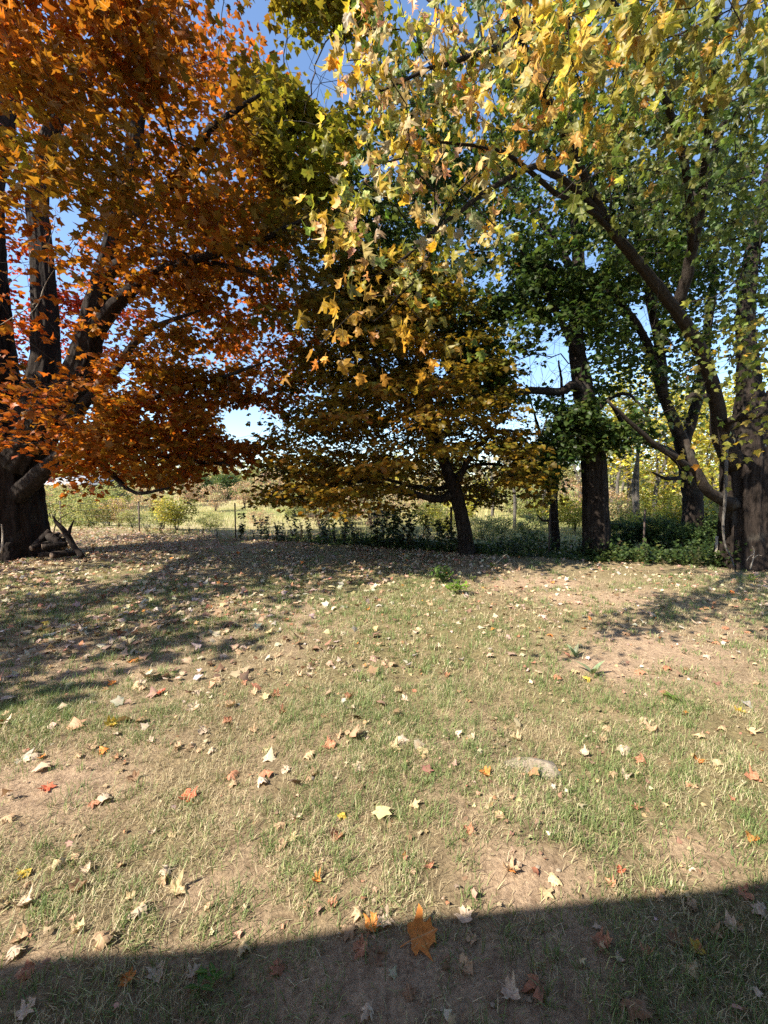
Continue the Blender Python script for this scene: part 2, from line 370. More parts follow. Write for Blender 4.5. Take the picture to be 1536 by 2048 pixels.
def sprays(tips, nodes, par, per, rad, flat, droop, size, seed, thick=.35):
    """leaves around every tip: pos, tip direction, normal, size"""
    r = np.random.default_rng(seed); m = len(tips); n = m*per
    c = np.repeat(nodes[tips], per, 0); pr = np.repeat(nodes[tips]-nodes[par[tips]], per, 0); pr /= np.linalg.norm(pr, axis=1)[:, None]+1e-9
    a = r.uniform(0, 2*np.pi, n); q = rad*np.sqrt(r.uniform(0, 1, n))*r.choice([.6, 1, 1.25], n)
    off = np.c_[np.cos(a)*q, np.sin(a)*q, r.normal(size=n)*rad*flat-.25*q*q/rad]
    sc = np.repeat(r.uniform(.6, 1.3, m), per)[:, None]
    pos = c+off*sc-pr*rad*.3
    T = np.c_[np.cos(a), np.sin(a), -droop*np.abs(r.normal(1, .5, n))]+r.normal(size=(n, 3))*.35+pr*.3
    Nn = np.c_[r.normal(size=(n, 2))*(.35+.5*droop), np.ones(n)]+.5*droop*np.c_[np.cos(a), np.sin(a), 0*a]
    return pos, T, Nn, size*r.uniform(.65, 1.25, n)
def ellipsoid(n, c, rad, r, shell=.45, zmin=None, zmax=None):
    out = []
    while len(out) < n:
        d = r.normal(size=3); d /= np.linalg.norm(d); s = (r.uniform(shell**3, 1))**(1/3)
        p = A(c)+d*A(rad)*s
        if zmin is not None and p[2] < zmin: continue
        if zmax is not None and p[2] > zmax: continue
        out.append(p)
    return A(out)
def mixc(stops, t):
    t = np.clip(t, 0, 1)*(len(stops)-1); k = np.minimum(t.astype(int), len(stops)-2); f = (t-k)[:, None]; S = A(stops)
    return S[k]*(1-f)+S[k+1]*f
def place_leaf(o, pos, T, Nn, size, off):
    S, T, Nn = frames(T[None], Nn[None])
    M = Matrix([[*(size*A([S[0][k], T[0][k], Nn[0][k]])), pos[k]-off[k]] for k in range(3)]+[[0, 0, 0, 1]])
    o.matrix_local = M
def make_tree(name, label, base, trunk, limbs, att, per, srad, flat, droop, size, colfn, mat, seed, bf=.35, group=None, n_parts=0, near=0, rise=0., ridge=.1, fine=0, keep=None, limbmat=None, rtip=.0035, wob=.05, cull=None):
    base = A([base[0], base[1], float(gz(A([base[0]]), A([base[1]]))[0])])
    root = empty(name, base, label, 'tree', group)
    sk = []
    for k, (pts, rad) in enumerate([trunk]+limbs):
        pts, rad = smooth_path(pts, rad, .09 if k == 0 else .14)
        pts = pts+np.random.default_rng(seed+k).normal(size=pts.shape)*.006
        sk.append((pts, rad))
        sides = 72 if rad.max() > .3 else 22 if rad.max() > .1 else 10
        V, F = tube(pts, rad, sides, bark_ridge(seed+k, ridge if k == 0 else ridge*.7))
        o = obj('trunk' if k == 0 else 'limb', mesh_np('trunk' if k == 0 else 'limb', V-base, F, smooth=True), mat if (k == 0 or limbmat is None) else limbmat, root if k == 0 else tr)
        if k == 0: tr = o
    nodes, par, ns, tips = grow(sk, att, bf, seed=seed, rise=rise, wob=wob)
    bag = twig_bag(nodes, par, ns, rtip)
    tag(obj('twigs', bag.mesh('twigs', base, True), M_TWIG if limbmat is None else limbmat, root), kind='stuff')
    if per == 0: return root
    pos, T, Nn, sz = sprays(tips, nodes, par, per, srad, flat, droop, size, seed+5)
    if keep is not None:
        k = keep(pos); pos, T, Nn, sz = pos[k], T[k], Nn[k], sz[k]
    px, py, d = to_px(pos); vis = (px > -60) & (px < 1600) & (py > -80) & (py < 2100) & (pos[:, 1] > .3)
    if cull:                                                     # out of view the crown keeps its cover with fewer, larger leaves
        k = vis | (np.random.default_rng(3).random(len(pos)) < cull); sz = np.where(vis, sz, sz/math.sqrt(cull)*.8)
        pos, T, Nn, sz, px, py, d, vis = [q[k] for q in (pos, T, Nn, sz, px, py, d, vis)]
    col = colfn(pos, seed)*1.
    r = np.random.default_rng(seed+8)
    col = col*r.uniform(.7, 1.3, (len(pos), 1))
    col2 = col*r.uniform(.75, 1.2, (len(pos), 3))
    single = np.zeros(len(pos), bool)
    if n_parts:
        app = np.where(vis & (px > 0) & (px < 1536) & (py > 0), sz/d, 0); k = np.argsort(-app)[:n_parts]; single[k] = True
    rest = ~single; lod = np.where(d < fine, 66, np.where(d < near, 10, 8))
    b = Bag()
    for q in (66, 10, 8):
        j = rest & (lod == q)
        if j.any(): V, F, Cc = leaves_arrays(pos[j], T[j], Nn[j], sz[j], col[j], q, col2[j]); b.add(V, F, Cc)
    crown = tag(obj('crown', b.mesh('crown', base), M_LEAF, root), kind='stuff')
    for i in np.where(single)[0]:
        o = bpy.data.objects.new('leaf', FRESH[i % 6]); COL.objects.link(o); o.parent = crown; o.color = (*col[i], 1); place_leaf(o, pos[i], T[i], Nn[i], sz[i], base)
    return root
def L_(*pts): return A([P(*q) for q in pts])

ORANGE, RUST, RED, OLIVE, GREEN, DGREEN, YELL, TAN, LIME = (.60, .19, .022), (.42, .11, .018), (.42, .04, .025), (.24, .16, .022), (.11, .14, .024), (.035, .06, .014), (.62, .42, .05), (.6, .43, .27), (.36, .4, .05)

# ---- the big orange maple on the left
def col_left(p, s):
    r = np.random.default_rng(s+1)
    t = .36+.42*N1(p, .6)+.26*N2(p, 1.6)+r.normal(size=len(p))*.12
    c = mixc([OLIVE, (.38, .18, .02), ORANGE, RUST], t)
    px, py, d = to_px(p)
    def blend(c, w, tgt): w = np.clip(w, 0, 1)[:, None]; return c*(1-w)+A(tgt)*w
    c = blend(c, .85*sstep(-7.9, -8.8, p[:, 0])*sstep(9.2, 8, p[:, 2])*sstep(4.6, 5.6, p[:, 2]), RED)                # crimson side towards the far left
    c = blend(c, .75*sstep(.1, .5, N3(p, .8))*sstep(-6.5, -4, p[:, 0]), GREEN)
    c = blend(c, .85*np.exp(-(((p[:, 0]+4.4)/.75)**2+((p[:, 1]-4.9)/1.)**2+((p[:, 2]-5.6)/.6)**2)), LIME)
    c = blend(c, sstep(-2.4, -1.5, p[:, 0])*sstep(6.0, 7.4, p[:, 2]), (.3, .33, .04))       # still green high on the right
    c = blend(c, .6*sstep(8.6, 10, p[:, 2])*sstep(-2, -4, p[:, 0]), (.45, .14, .03))
    return c*A([.7, .58, .52])
BL = P(12, 1112, 9.3); BL[2] = 0
r_ = np.random.default_rng(5)
attL = np.r_[ellipsoid(1250, (-7.4, 8.7, 7.3), (6.6, 6.6, 6.3), r_, .5, 1.5),
             ellipsoid(260, (-4.6, 7.9, 2.9), (2.7, 1.9, 1.2), r_, .0, 1.35),
             ellipsoid(150, (-2.5, 7.4, 5.0), (2.0, 1.6, 1.9), r_, .0, 1.6),
             ellipsoid(90, (-1.6, 7.6, 8.0), (1.0, 1.0, 1.2), r_, .0),
             ellipsoid(90, (-11.8, 6.6, 6.8), (2.6, 2.6, 3.2), r_, 0), ellipsoid(34, (-6.2, 4.0, 9.6), (3.0, 2.2, 2.0), r_, .0, 6.8), ellipsoid(60, (-4.6, 5.2, 6.6), (1.7, 1.1, 1.7), r_, 0), ellipsoid(60, (-3.6, 5.0, 7.4), (1.4, .8, 1.2), r_, 0), ellipsoid(120, (-.95, 7.5, 9.5), (.95, .9, 1.4), r_, 0),  # first two clusters: unseen boughs, added to shade the stems and crown
             ellipsoid(120, (-8.8, 3.4, 5.2), (3.2, 1.6, 1.8), r_, .0, 2.2), ellipsoid(80, (-8.6, 1.2, 5.0), (2.8, 1.1, 1.5), r_, .0, 2.5)]
def holeL(p):                                                    # gaps where the sky shows through
    px, py, d = to_px(p)
    h = np.zeros(len(p), bool)
    for x, y, a, b in [(500, 845, 62, 38), (480, 590, 40, 34), (145, 430, 30, 26), (50, 575, 20, 55), (600, 225, 60, 55), (165, 800, 30, 26), (300, 830, 26, 18), (335, 640, 26, 16), (255, 745, 22, 20)]:
        h |= ((px-x)/a)**2+((py-y)/b)**2+.55*N3(p, 3.)+.7*N1(p, 1.7)+.5*N4(p, 7.) < .9
    q = np.random.default_rng(2).random(len(p))
    h |= (px < 200) & (py > 680) & (py < 965) & (p[:, 1] < 9.2) & (px < 190-.35*(py-700)*(py > 850)) & (q < .8)
    h |= (px < 125) & (py > 400) & (py <= 680) & (p[:, 1] < 9.2) & (q < .4)
    h |= (N4(p, 1.25)+.4*N2(p, 3.5) > .62) & (N1(p, .6) > -.5)
    return ~h
make_tree('maple_tree', 'large orange maple with several dark stems at left edge of the lawn', BL,
    (np.r_[[BL+A([0, 0, -.15])], L_((12, 1095, 9.3), (10, 1040, 9.3), (8, 960, 9.3), (8, 880, 9.3), (-4, 800, 9.35), (-12, 700, 9.4), (-22, 540, 9.5), (-20, 380, 9.8), (10, 200, 10.3), (20, -60, 11))], [.96, .8, .69, .63, .68, .46, .4, .33, .28, .22, .13]),
    [(L_((40, 900, 9.3), (70, 820, 9.5), (92, 700, 9.7), (86, 540, 9.8), (76, 390, 9.9), (110, 240, 10), (190, 90, 10), (262, -10, 10)), [.42, .33, .26, .21, .19, .15, .1, .06]),
     (L_((40, 930, 9.2), (95, 835, 9.0), (150, 765, 8.8), (180, 680, 8.6), (198, 590, 8.4), (240, 440, 8.2), (268, 290, 8.0), (300, 110, 7.8), (330, -80, 7.6)), [.42, .34, .29, .25, .2, .15, .12, .08, .04]),
     (L_((182, 675, 8.6), (240, 600, 8.2), (310, 545, 7.8), (400, 515, 7.3), (520, 480, 6.8), (640, 420, 6.4)), [.17, .12, .09, .07, .045, .02]),
     (L_((205, 560, 8.4), (250, 520, 8.), (330, 505, 7.7), (440, 530, 7.4), (560, 560, 7.)), [.12, .09, .065, .045, .02]),
     (L_((30, 995, 9.1), (85, 945, 8.9), (125, 912, 8.7), (165, 880, 8.5), (230, 880, 8.2), (340, 915, 7.9), (460, 930, 7.6)), [.19, .17, .155, .12, .08, .05, .02]),
     (L_((165, 885, 8.5), (215, 940, 8.), (270, 985, 7.6), (340, 975, 7.3)), [.09, .05, .035, .015]),
     (L_((140, 845, 8.9), (185, 790, 8.6), (235, 735, 8.3), (290, 665, 8.), (400, 620, 7.6)), [.12, .09, .075, .055, .02]),
     (L_((180, 800, 8.7), (250, 800, 8.3), (330, 790, 8), (430, 760, 7.6), (540, 720, 7.3)), [.08, .06, .05, .035, .015]),
     (np.r_[L_((-15, 620, 9.4), (-120, 480, 8.0)), [[-8.9, 6, 5.2], [-8.8, 3.6, 5.4], [-8.6, 1.2, 5.1]]], [.26, .2, .15, .1, .04]),
     (L_((0, 760, 9.2), (-100, 640, 8.4), (-200, 420, 6.6), (-120, 150, 5.3), (60, -60, 4.8)), [.22, .18, .14, .1, .05]),
     (L_((-10, 700, 9.6), (-60, 640, 12), (20, 560, 14)), [.22, .15, .06]),
     (L_((240, 440, 8.2), (330, 380, 7), (420, 260, 6.2), (520, 190, 5.8)), [.1, .075, .05, .02])],
    attL, 36, .48, .22, .35, .125, col_left, M_BARK, 21, bf=.3, n_parts=300, near=7.2, keep=holeL, ridge=.13, cull=.33)

# ---- the layered yellow-orange maple in the middle
def col_mid(p, s):
    r = np.random.default_rng(s+1)
    t = .42+.3*N2(p, .8)+.2*N3(p, 2.)+r.normal(size=len(p))*.13-.1*sstep(1.5, 3, p[:, 0])
    return mixc([(.09, .09, .015), (.165, .125, .015), (.25, .145, .016), (.24, .1, .016)], t)
BM = P(934, 1106, 9.6); BM[2] = 0
r_ = np.random.default_rng(6)
def cone_crown(n, cx, cy, r):
    out = []
    lev = np.r_[1.45, 1.75, 2.1, 2.5, 3.0, 3.5, 4.0, 4.5, 5.0, 5.5, 6.0, 6.4]
    while len(out) < n:
        z = r.choice(lev)+r.normal()*.1; R = np.interp(z, [1.0, 1.4, 2.5, 4, 5.5, 7.0], [3.1, 3.4, 3.2, 2.7, 2.1, 1.0])
        a = r.uniform(0, 6.283); q = R*math.sqrt(r.uniform(.03, 1))
        if z < 2.2 and (q < 1.0 or (.6 < cx+math.cos(a)*q < 2.3 and math.sin(a) < .2)): continue
        x = cx+math.cos(a)*q-.08*(z-2)
        out.append((x, cy+math.sin(a)*q, z-.22*(q/R)**2*min(1, z-.8)))
    return A(out)
attM = cone_crown(1150, .42, 9.4, r_)
def holeM(p):
    px, py, d = to_px(p); h = np.zeros(len(p), bool)
    for x, y, a, b in [(985, 920, 26, 14), (880, 735, 18, 16), (1010, 850, 30, 14)]: h |= ((px-x)/a)**2+((py-y)/b)**2+.5*N3(p, 3.) < 1
    return ~h
make_tree('maple_tree', 'small leaning maple with layered golden brown crown at the middle of the fence', BM,
    (np.r_[[BM+A([0, 0, -.1])], L_((932, 1085, 9.6), (922, 1030, 9.6), (908, 980, 9.6), (888, 925, 9.6), (872, 860, 9.6), (852, 770, 9.6), (838, 660, 9.6), (826, 560, 9.6))], [.24, .185, .165, .165, .12, .095, .075, .05, .02]),
    [(L_((905, 985, 9.6), (880, 998, 9.4), (845, 993, 9.2), (790, 975, 9), (720, 962, 8.7), (640, 985, 8.4), (560, 1000, 8.2)), [.1, .085, .075, .06, .045, .03, .015]),
     (L_((900, 970, 9.6), (870, 980, 9.8), (800, 965, 10), (700, 945, 10.2), (620, 960, 10.3)), [.08, .06, .05, .035, .015]),
     (L_((888, 930, 9.6), (850, 860, 9.3), (800, 790, 9), (750, 730, 8.8), (700, 660, 8.6)), [.09, .075, .06, .04, .015]),
     (L_((880, 900, 9.6), (835, 830, 9.9), (770, 770, 10.1), (680, 730, 10.3)), [.08, .06, .045, .015]),
     (L_((872, 860, 9.6), (830, 790, 9.3), (790, 700, 9.), (760, 610, 8.8)), [.075, .06, .045, .015]),
     (L_((912, 985, 9.6), (930, 930, 9.4), (970, 880, 9.2), (1020, 860, 9), (1070, 900, 8.9)), [.08, .065, .05, .035, .015]),
     (L_((905, 970, 9.6), (935, 935, 9.9), (1000, 930, 10.1), (1060, 960, 10.2)), [.07, .05, .035, .015]),
     (L_((870, 850, 9.6), (895, 790, 9.4), (930, 720, 9.2), (960, 650, 9)), [.07, .05, .035, .015])],
    attM, 35, .42, .1, .2, .1, col_mid, M_BARK, 31, bf=.4, keep=holeM, ridge=.1)

# ---- green maples behind the fence on the right
def col_green(p, s):
    r = np.random.default_rng(s+1)
    t = .35+.25*N2(p, .7)+.2*N1(p, 2.)+r.normal(size=len(p))*.15
    return mixc([DGREEN, (.05, .08, .018), (.085, .11, .022), (.2, .19, .035)], t)
BG = P(1192, 1114, 9.5); BG[2] = 0
r_ = np.random.default_rng(7)
attG = np.r_[ellipsoid(820, (3.4, 11.0, 8.0), (5.2, 4.2, 4.6), r_, .35, 2.2),
             ellipsoid(110, (3.2, 9.3, 4.6), (1.6, 1.4, 1.6), r_, .0, 2.2), ellipsoid(90, (4.6, 9.0, 2.9), (1.1, 1.0, .8), r_, .0, 1.8),
             ellipsoid(60, (1.0, 9.6, 8.8), (1.8, 1.6, 1.6), r_, .0), ellipsoid(80, (-1.3, 10.6, 9.0), (1.3, 1.2, 1.2), r_, .0), ellipsoid(40, (3.3, 9.2, 2.5), (.7, .7, .9), r_, 0)]
def holeG(p):
    px, py, d = to_px(p); h = np.zeros(len(p), bool)
    for x, y, a, b in [(1085, 720, 95, 85), (1060, 850, 60, 50), (1290, 640, 26, 40), (950, 200, 50, 90), (780, 330, 60, 30), (620, 240, 70, 60), (1100, 330, 50, 30), (1160, 520, 60, 22), (1000, 560, 36, 30), (880, 60, 60, 60), (1440, 740, 40, 50), (1230, 820, 30, 26)]:
        h |= ((px-x)/a)**2+((py-y)/b)**2+.7*N3(p, 3.)+.6*N1(p, 1.7)+.4*N4(p, 7.) < .95
    return ~h
make_tree('maple_tree', 'green maple with straight dark trunk and one long bent limb behind the fence', BG,
    (np.r_[[BG+A([0, 0, -.1])], L_((1192, 1090, 9.5), (1191, 1020, 9.5), (1188, 940, 9.5), (1180, 860, 9.5), (1165, 770, 9.5), (1152, 680, 9.6), (1158, 560, 9.8), (1150, 420, 10), (1140, 250, 10.3), (1130, 60, 10.6), (1120, -150, 11))], [.36, .3, .27, .26, .24, .2, .15, .13, .11, .09, .06, .03]),
    [(L_((1170, 790, 9.5), (1150, 768, 9.3), (1120, 783, 9.1), (1060, 781, 8.9), (1000, 792, 8.8), (930, 796, 8.7)), [.13, .11, .09, .075, .055, .03]),
     (L_((1160, 720, 9.5), (1130, 660, 9.2), (1080, 560, 9), (1040, 500, 8.8)), [.09, .07, .05, .02]),
     (L_((1152, 640, 9.6), (1210, 560, 9.9), (1250, 470, 10.2), (1280, 350, 10.6)), [.1, .08, .06, .03]),
     (L_((1157, 560, 9.8), (1080, 440, 9.9), (980, 330, 10), (880, 250, 10.2)), [.09, .07, .05, .02]),
     (L_((1150, 420, 10), (1060, 240, 10.2), (940, 90, 10.4), (800, -60, 10.6)), [.08, .06, .045, .02]),
     (L_((1175, 850, 9.5), (1215, 800, 9.3), (1260, 790, 9), (1300, 840, 8.8)), [.07, .05, .035, .015]),
     (L_((1150, 420, 10), (1260, 240, 10.6), (1380, 60, 11)), [.08, .06, .02])],
    attG, 36, .45, .25, .4, .115, col_green, M_BARK, 41, bf=.35, keep=holeG, ridge=.08, cull=.5)
BS = P(1384, 1090, 10.4); BS[2] = 0
attS = np.r_[ellipsoid(260, (6.2, 10.2, 6.2), (3.2, 2.4, 3.4), r_, .2, 2.2), ellipsoid(60, (3.6, 9.2, 6.2), (1.6, 1., .9), r_, 0)]
make_tree('maple_tree', 'dark trunked maple whose forked limbs rise left behind the biggest right trunk', BS,
    (np.r_[[BS+A([0, 0, -.1])], L_((1384, 1060, 10.4), (1384, 1000, 10.4), (1378, 950, 10.4), (1368, 905, 10.4), (1350, 850, 10.2), (1322, 780, 10), (1296, 690, 9.8), (1245, 612, 9.5), (1180, 566, 9.2), (1080, 530, 8.9), (970, 525, 8.7)), ], [.3, .23, .21, .21, .19, .13, .1, .085, .07, .055, .04, .02]),
    [(L_((1325, 785, 10), (1320, 700, 9.9), (1300, 600, 9.8), (1280, 480, 9.8), (1240, 330, 9.8)), [.12, .1, .085, .06, .03]),
     (L_((1375, 940, 10.4), (1340, 905, 10), (1290, 880, 9.6), (1250, 850, 9.3), (1215, 800, 9)), [.11, .085, .07, .055, .02]),
     (L_((1365, 900, 10.4), (1400, 780, 10.6), (1420, 620, 10.8), (1440, 420, 11)), [.14, .12, .09, .04]),
     (L_((1365, 955, 10.3), (1335, 958, 10), (1305, 945, 9.8)), [.06, .045, .02])],
    attS, 34, .45, .25, .4, .11, col_green, M_BARK, 51, bf=.35, keep=holeG, ridge=.08, limbmat=M_BARK)
# the slim forked tree
BF = P(1110, 1088, 10.6); BF[2] = 0
attF = np.r_[ellipsoid(26, P(1130, 880, 10.4), (.7, .6, .7), r_, 0), ellipsoid(14, P(1090, 930, 10.6), (.4, .5, .4), r_, 0)]
make_tree('young_tree', 'slim forked tree with few leaves left of the straight dark trunk', BF,
    (np.r_[[BF+A([0, 0, -.1])], L_((1110, 1060, 10.6), (1108, 1020, 10.6), (1108, 985, 10.6), (1112, 930, 10.6), (1115, 880, 10.6), (1125, 800, 10.6), (1118, 720, 10.6))], [.13, .11, .1, .1, .085, .07, .045, .02]),
    [(L_((1106, 1000, 10.6), (1093, 960, 10.6), (1085, 910, 10.6), (1078, 860, 10.6), (1060, 800, 10.6)), [.085, .065, .055, .04, .015]),
     (L_((1106, 1040, 10.6), (1085, 1042, 10.5), (1075, 1030, 10.4)), [.04, .03, .012])],
    attF, 16, .3, .3, .4, .1, col_green, M_BARK, 61, ridge=.06)

# ---- the big maple on the right whose boughs hang over the camera
def col_right(p, s):
    r = np.random.default_rng(s+1)
    px, py, d = to_px(p)
    t = .42+.3*N2(p, 1.5)+r.normal(size=len(p))*.26
    c = mixc([(.08, .12, .022), (.2, .24, .035), (.5, .38, .05), (.54, .33, .04), (.54, .2, .025)], t)
    left = sstep(1.4, .2, p[:, 0])                              # dried, paler leaves on the outermost tips
    tn = (left*.6*(r.random(len(p)) < .4)*sstep(2.7, 3.3, p[:, 2]))[:, None]; c = c*(1-tn)+A([.62, .46, .3])*tn
    og = (left*.5*sstep(.1, .5, N3(p, 1.6)))[:, None]; c = c*(1-og)+A([.66, .26, .03])*og
    gr = sstep(.9, 1.9, p[:, 0])*(.8*(r.random(len(p)) < .85)); gr = gr[:, None]; c = c*(1-gr)+mixc([(.07, .1, .02), (.16, .18, .035), (.36, .32, .06)], .45+.3*N1(p, 2.)+r.normal(size=len(p))*.2)*gr
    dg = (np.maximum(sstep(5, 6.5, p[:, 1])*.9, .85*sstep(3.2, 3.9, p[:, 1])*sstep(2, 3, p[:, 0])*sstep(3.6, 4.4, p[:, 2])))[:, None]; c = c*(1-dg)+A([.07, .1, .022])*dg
    return c
BR = P(1490, 1132, 8.0); BR[2] = 0
r_ = np.random.default_rng(8)
def pts_at(lst, r, dev=(.28, .28, .2)):
    out = []
    for px, py, Y, n in lst:
        c = P(px, py, Y); out += [c+r.normal(size=3)*A(dev)*.6*(Y/2.8) for _ in range(max(2, int(n*(.75 if Y < 3.3 else .9))))]
    return A(out)
attR = np.r_[pts_at([(735, 665, 2.6, 3), (760, 605, 2.65, 3), (868, 650, 2.7, 3), (850, 570, 2.8, 4), (720, 490, 2.8, 4), (780, 500, 2.9, 4), (700, 425, 2.8, 4), (890, 480, 2.9, 5), (930, 420, 3, 5), (1000, 440, 3.2, 3),
                     (728, 260, 2.6, 5), (715, 190, 2.7, 5), (740, 340, 2.8, 4), (800, 240, 2.8, 7), (850, 190, 2.9, 7), (900, 130, 2.9, 8), (950, 80, 2.9, 8), (860, 80, 3, 7), (990, 40, 3, 7), (800, 120, 3.1, 5),
                     (820, 330, 3, 5), (900, 320, 3, 6), (960, 250, 3.1, 7), (1040, 280, 3.1, 6), (1100, 220, 3.2, 7), (1180, 110, 2.6, 7), (1240, 50, 2.4, 6), (1130, 20, 2.5, 7), (1300, 100, 2.7, 8), (1400, 140, 3, 9), (1480, 80, 3, 9),
                     (1230, 270, 3.4, 8), (1340, 240, 3.6, 9), (1440, 290, 3.8, 9), (1180, 330, 3.6, 5), (1520, 220, 3.8, 7), (1500, 400, 4.4, 9), (1400, 420, 4.6, 8), (1290, 400, 4.5, 6), (1500, 520, 5, 8), (1440, 500, 5.2, 6),
                     (1420, 640, 4.6, 6), (1480, 680, 4.6, 8), (1520, 620, 4.8, 6), (1390, 690, 5, 4), (1530, 760, 5, 6), (1460, 760, 5.4, 5), (1390, 870, 5.2, 4), (1420, 900, 5.6, 3), (1520, 830, 5.6, 4), (1380, 840, 5.6, 3),
                     (1060, 120, 2.4, 6), (780, 30, 2.9, 6), (1350, 20, 2.6, 8), (1450, 10, 2.7, 6), (1380, 60, 4.2, 12), (1500, 140, 4.4, 12), (1250, 150, 4.2, 10), (1330, 330, 4.6, 10), (1150, 180, 4., 8), (1480, 230, 4.8, 10), (1200, 230, 2.3, 4), (1180, 60, 2.1, 5), (1290, 40, 2.1, 5), (1420, 350, 5., 10), (1060, 40, 4, 8), (1520, 330, 5, 8), (1480, 330, 6.6, 12), (1500, 450, 6.8, 12), (1470, 560, 7., 10), (1510, 640, 6.6, 8), (1460, 420, 6.2, 8), (1530, 540, 6, 8)], r_),
             ellipsoid(150, (2.6, 3.6, 6.2), (3.2, 2.2, 1.6), r_, 0, 4.2), ellipsoid(150, (3.3, 5.2, 8.6), (2.2, 1.6, 1.7), r_, 0), ellipsoid(60, (4.6, 6.4, 6.6), (1.4, 1.2, 1.2), r_, 0), ellipsoid(400, (7.5, 7.2, 7.6), (4.2, 3.8, 4.4), r_, .2, 3.2)]  # second cluster: unseen high boughs, added to shade the massive trunk
make_tree('maple_tree', 'massive maple at right edge with yellowing boughs hanging into the foreground', BR,
    (np.r_[[BR+A([0, 0, -.15])], L_((1490, 1115, 8), (1490, 1060, 8), (1491, 1000, 8), (1493, 930, 8), (1500, 860, 8), (1498, 780, 8.1), (1490, 650, 8.3), (1502, 520, 8.6), (1535, 360, 9), (1580, 160, 9.5), (1620, -100, 10))], [.58, .46, .4, .38, .41, .33, .19, .14, .12, .1, .08, .04]),
    [(L_((1470, 930, 7.9), (1440, 870, 7.7), (1432, 800, 7.4), (1402, 705, 6.9), (1352, 622, 6.2), (1282, 533, 5.4), (1216, 445, 4.8), (1160, 335, 4.1), (1100, 205, 3.6), (1040, 75, 3.2), (1000, -60, 2.9)), [.2, .14, .115, .1, .08, .06, .045, .034, .026, .018, .01]),
     (L_((1354, 615, 6.2), (1386, 500, 5.8), (1405, 390, 5.4), (1445, 255, 5), (1512, 180, 4.7)), [.085, .07, .055, .04, .02]),
     (L_((1216, 445, 4.8), (1160, 385, 4.3), (1090, 338, 3.9), (1040, 343, 3.6), (950, 400, 3.3), (870, 460, 3.1), (790, 530, 2.95)), [.034, .03, .026, .022, .017, .013, .007]),
     (L_((1240, 480, 5.), (1180, 420, 4.5), (1110, 385, 4.1), (1030, 318, 3.7), (950, 292, 3.3), (860, 280, 3)), [.03, .026, .022, .018, .012, .007]),
     (L_((1040, 75, 3.2), (960, 110, 3.), (860, 140, 2.9), (760, 180, 2.75)), [.022, .017, .012, .006]),
     (L_((870, 460, 3.1), (850, 530, 2.9), (800, 590, 2.75), (750, 640, 2.62)), [.01, .009, .007, .004]),
     (L_((1385, 500, 5.8), (1370, 330, 4.9), (1320, 180, 4.), (1250, 40, 3.1), (1180, -60, 2.6)), [.05, .04, .03, .02, .01]),
     (L_((1405, 390, 5.4), (1420, 200, 4.5), (1430, 60, 3.7), (1420, -80, 3.2)), [.04, .03, .02, .01]),
     (L_((1425, 790, 7.4), (1405, 796, 7.3), (1385, 790, 7.2), (1375, 800, 7.2)), [.06, .055, .05, .045]),
     (L_((1470, 1010, 7.9), (1445, 1000, 7.7), (1420, 985, 7.5), (1398, 955, 7.4), (1384, 915, 7.4), (1372, 880, 7.5)), [.13, .1, .085, .075, .06, .04]),
     (L_((1388, 940, 7.4), (1350, 915, 7.1), (1300, 880, 6.9), (1255, 840, 6.8), (1215, 800, 6.7)), [.06, .05, .04, .03, .015]),
     (L_((1470, 900, 7.9), (1455, 850, 7.5), (1490, 832, 7), (1560, 828, 6.4), (1650, 800, 5.8)), [.1, .075, .06, .05, .035]),
     (L_((1500, 850, 8), (1580, 760, 7.6), (1680, 600, 7.2), (1750, 400, 7)), [.2, .16, .12, .07])],
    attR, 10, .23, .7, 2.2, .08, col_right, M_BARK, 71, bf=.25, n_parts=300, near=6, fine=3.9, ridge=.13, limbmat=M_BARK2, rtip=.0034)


# ------------------------------------------------------------------ background trees and shrubs
def stem_plant(seed, height, spread, n_att, per, srad, size, colfn, droop=.3, stems=1, zlo=.25, r0=.1, shape=1., lean=.1, rtip=.006, flat=.4):
    """template meshes in local coordinates: stems, twigs, foliage"""
    r = np.random.default_rng(seed); limbs = []
    for k in range(stems):
        a = r.uniform(0, 6.28); q = spread*.5*(k > 0)*r.uniform(.4, 1); h = height*r.uniform(.6, .9)
        pts = A([[0, 0, -.1], [math.cos(a)*q*.3+r.normal()*lean*.3, math.sin(a)*q*.3+r.normal()*lean*.3, h*.35], [math.cos(a)*q*.7+r.normal()*lean, math.sin(a)*q*.7+r.normal()*lean, h*.7], [math.cos(a)*q+r.normal()*lean, math.sin(a)*q+r.normal()*lean, h]])
        limbs.append(smooth_path(pts, A([r0, r0*.8, r0*.5, r0*.12])*(1 if k == 0 else .7), .3))
    att = ellipsoid(n_att, (0, 0, height*(zlo+1)/2), (spread, spread, height*(1-zlo)/2*shape), r, .25)
    sb = Bag()
    for pts, rad in limbs: sb.add(*tube(pts, rad, 8))
    nodes, par, ns, tips = grow(limbs, att, .35, seg=.35, seed=seed, rise=.06)
    tw = twig_bag(nodes, par, ns, rtip, rmax=r0*.6)
    fol = None
    if per:
        pos, T, Nn, sz = sprays(tips, nodes, par, per, srad, flat, droop, size, seed+3)
        c = colfn(pos, r)*r.uniform(.65, 1.35, (len(pos), 1)); fol = leaves_mesh('foliage', pos, T, Nn, sz, c, 8, None, c*r.uniform(.8, 1.2, (len(pos), 3)))
        fol.materials.append(M_LEAF)
    return sb.mesh('trunk', None, True), tw.mesh('twigs', None, True), fol
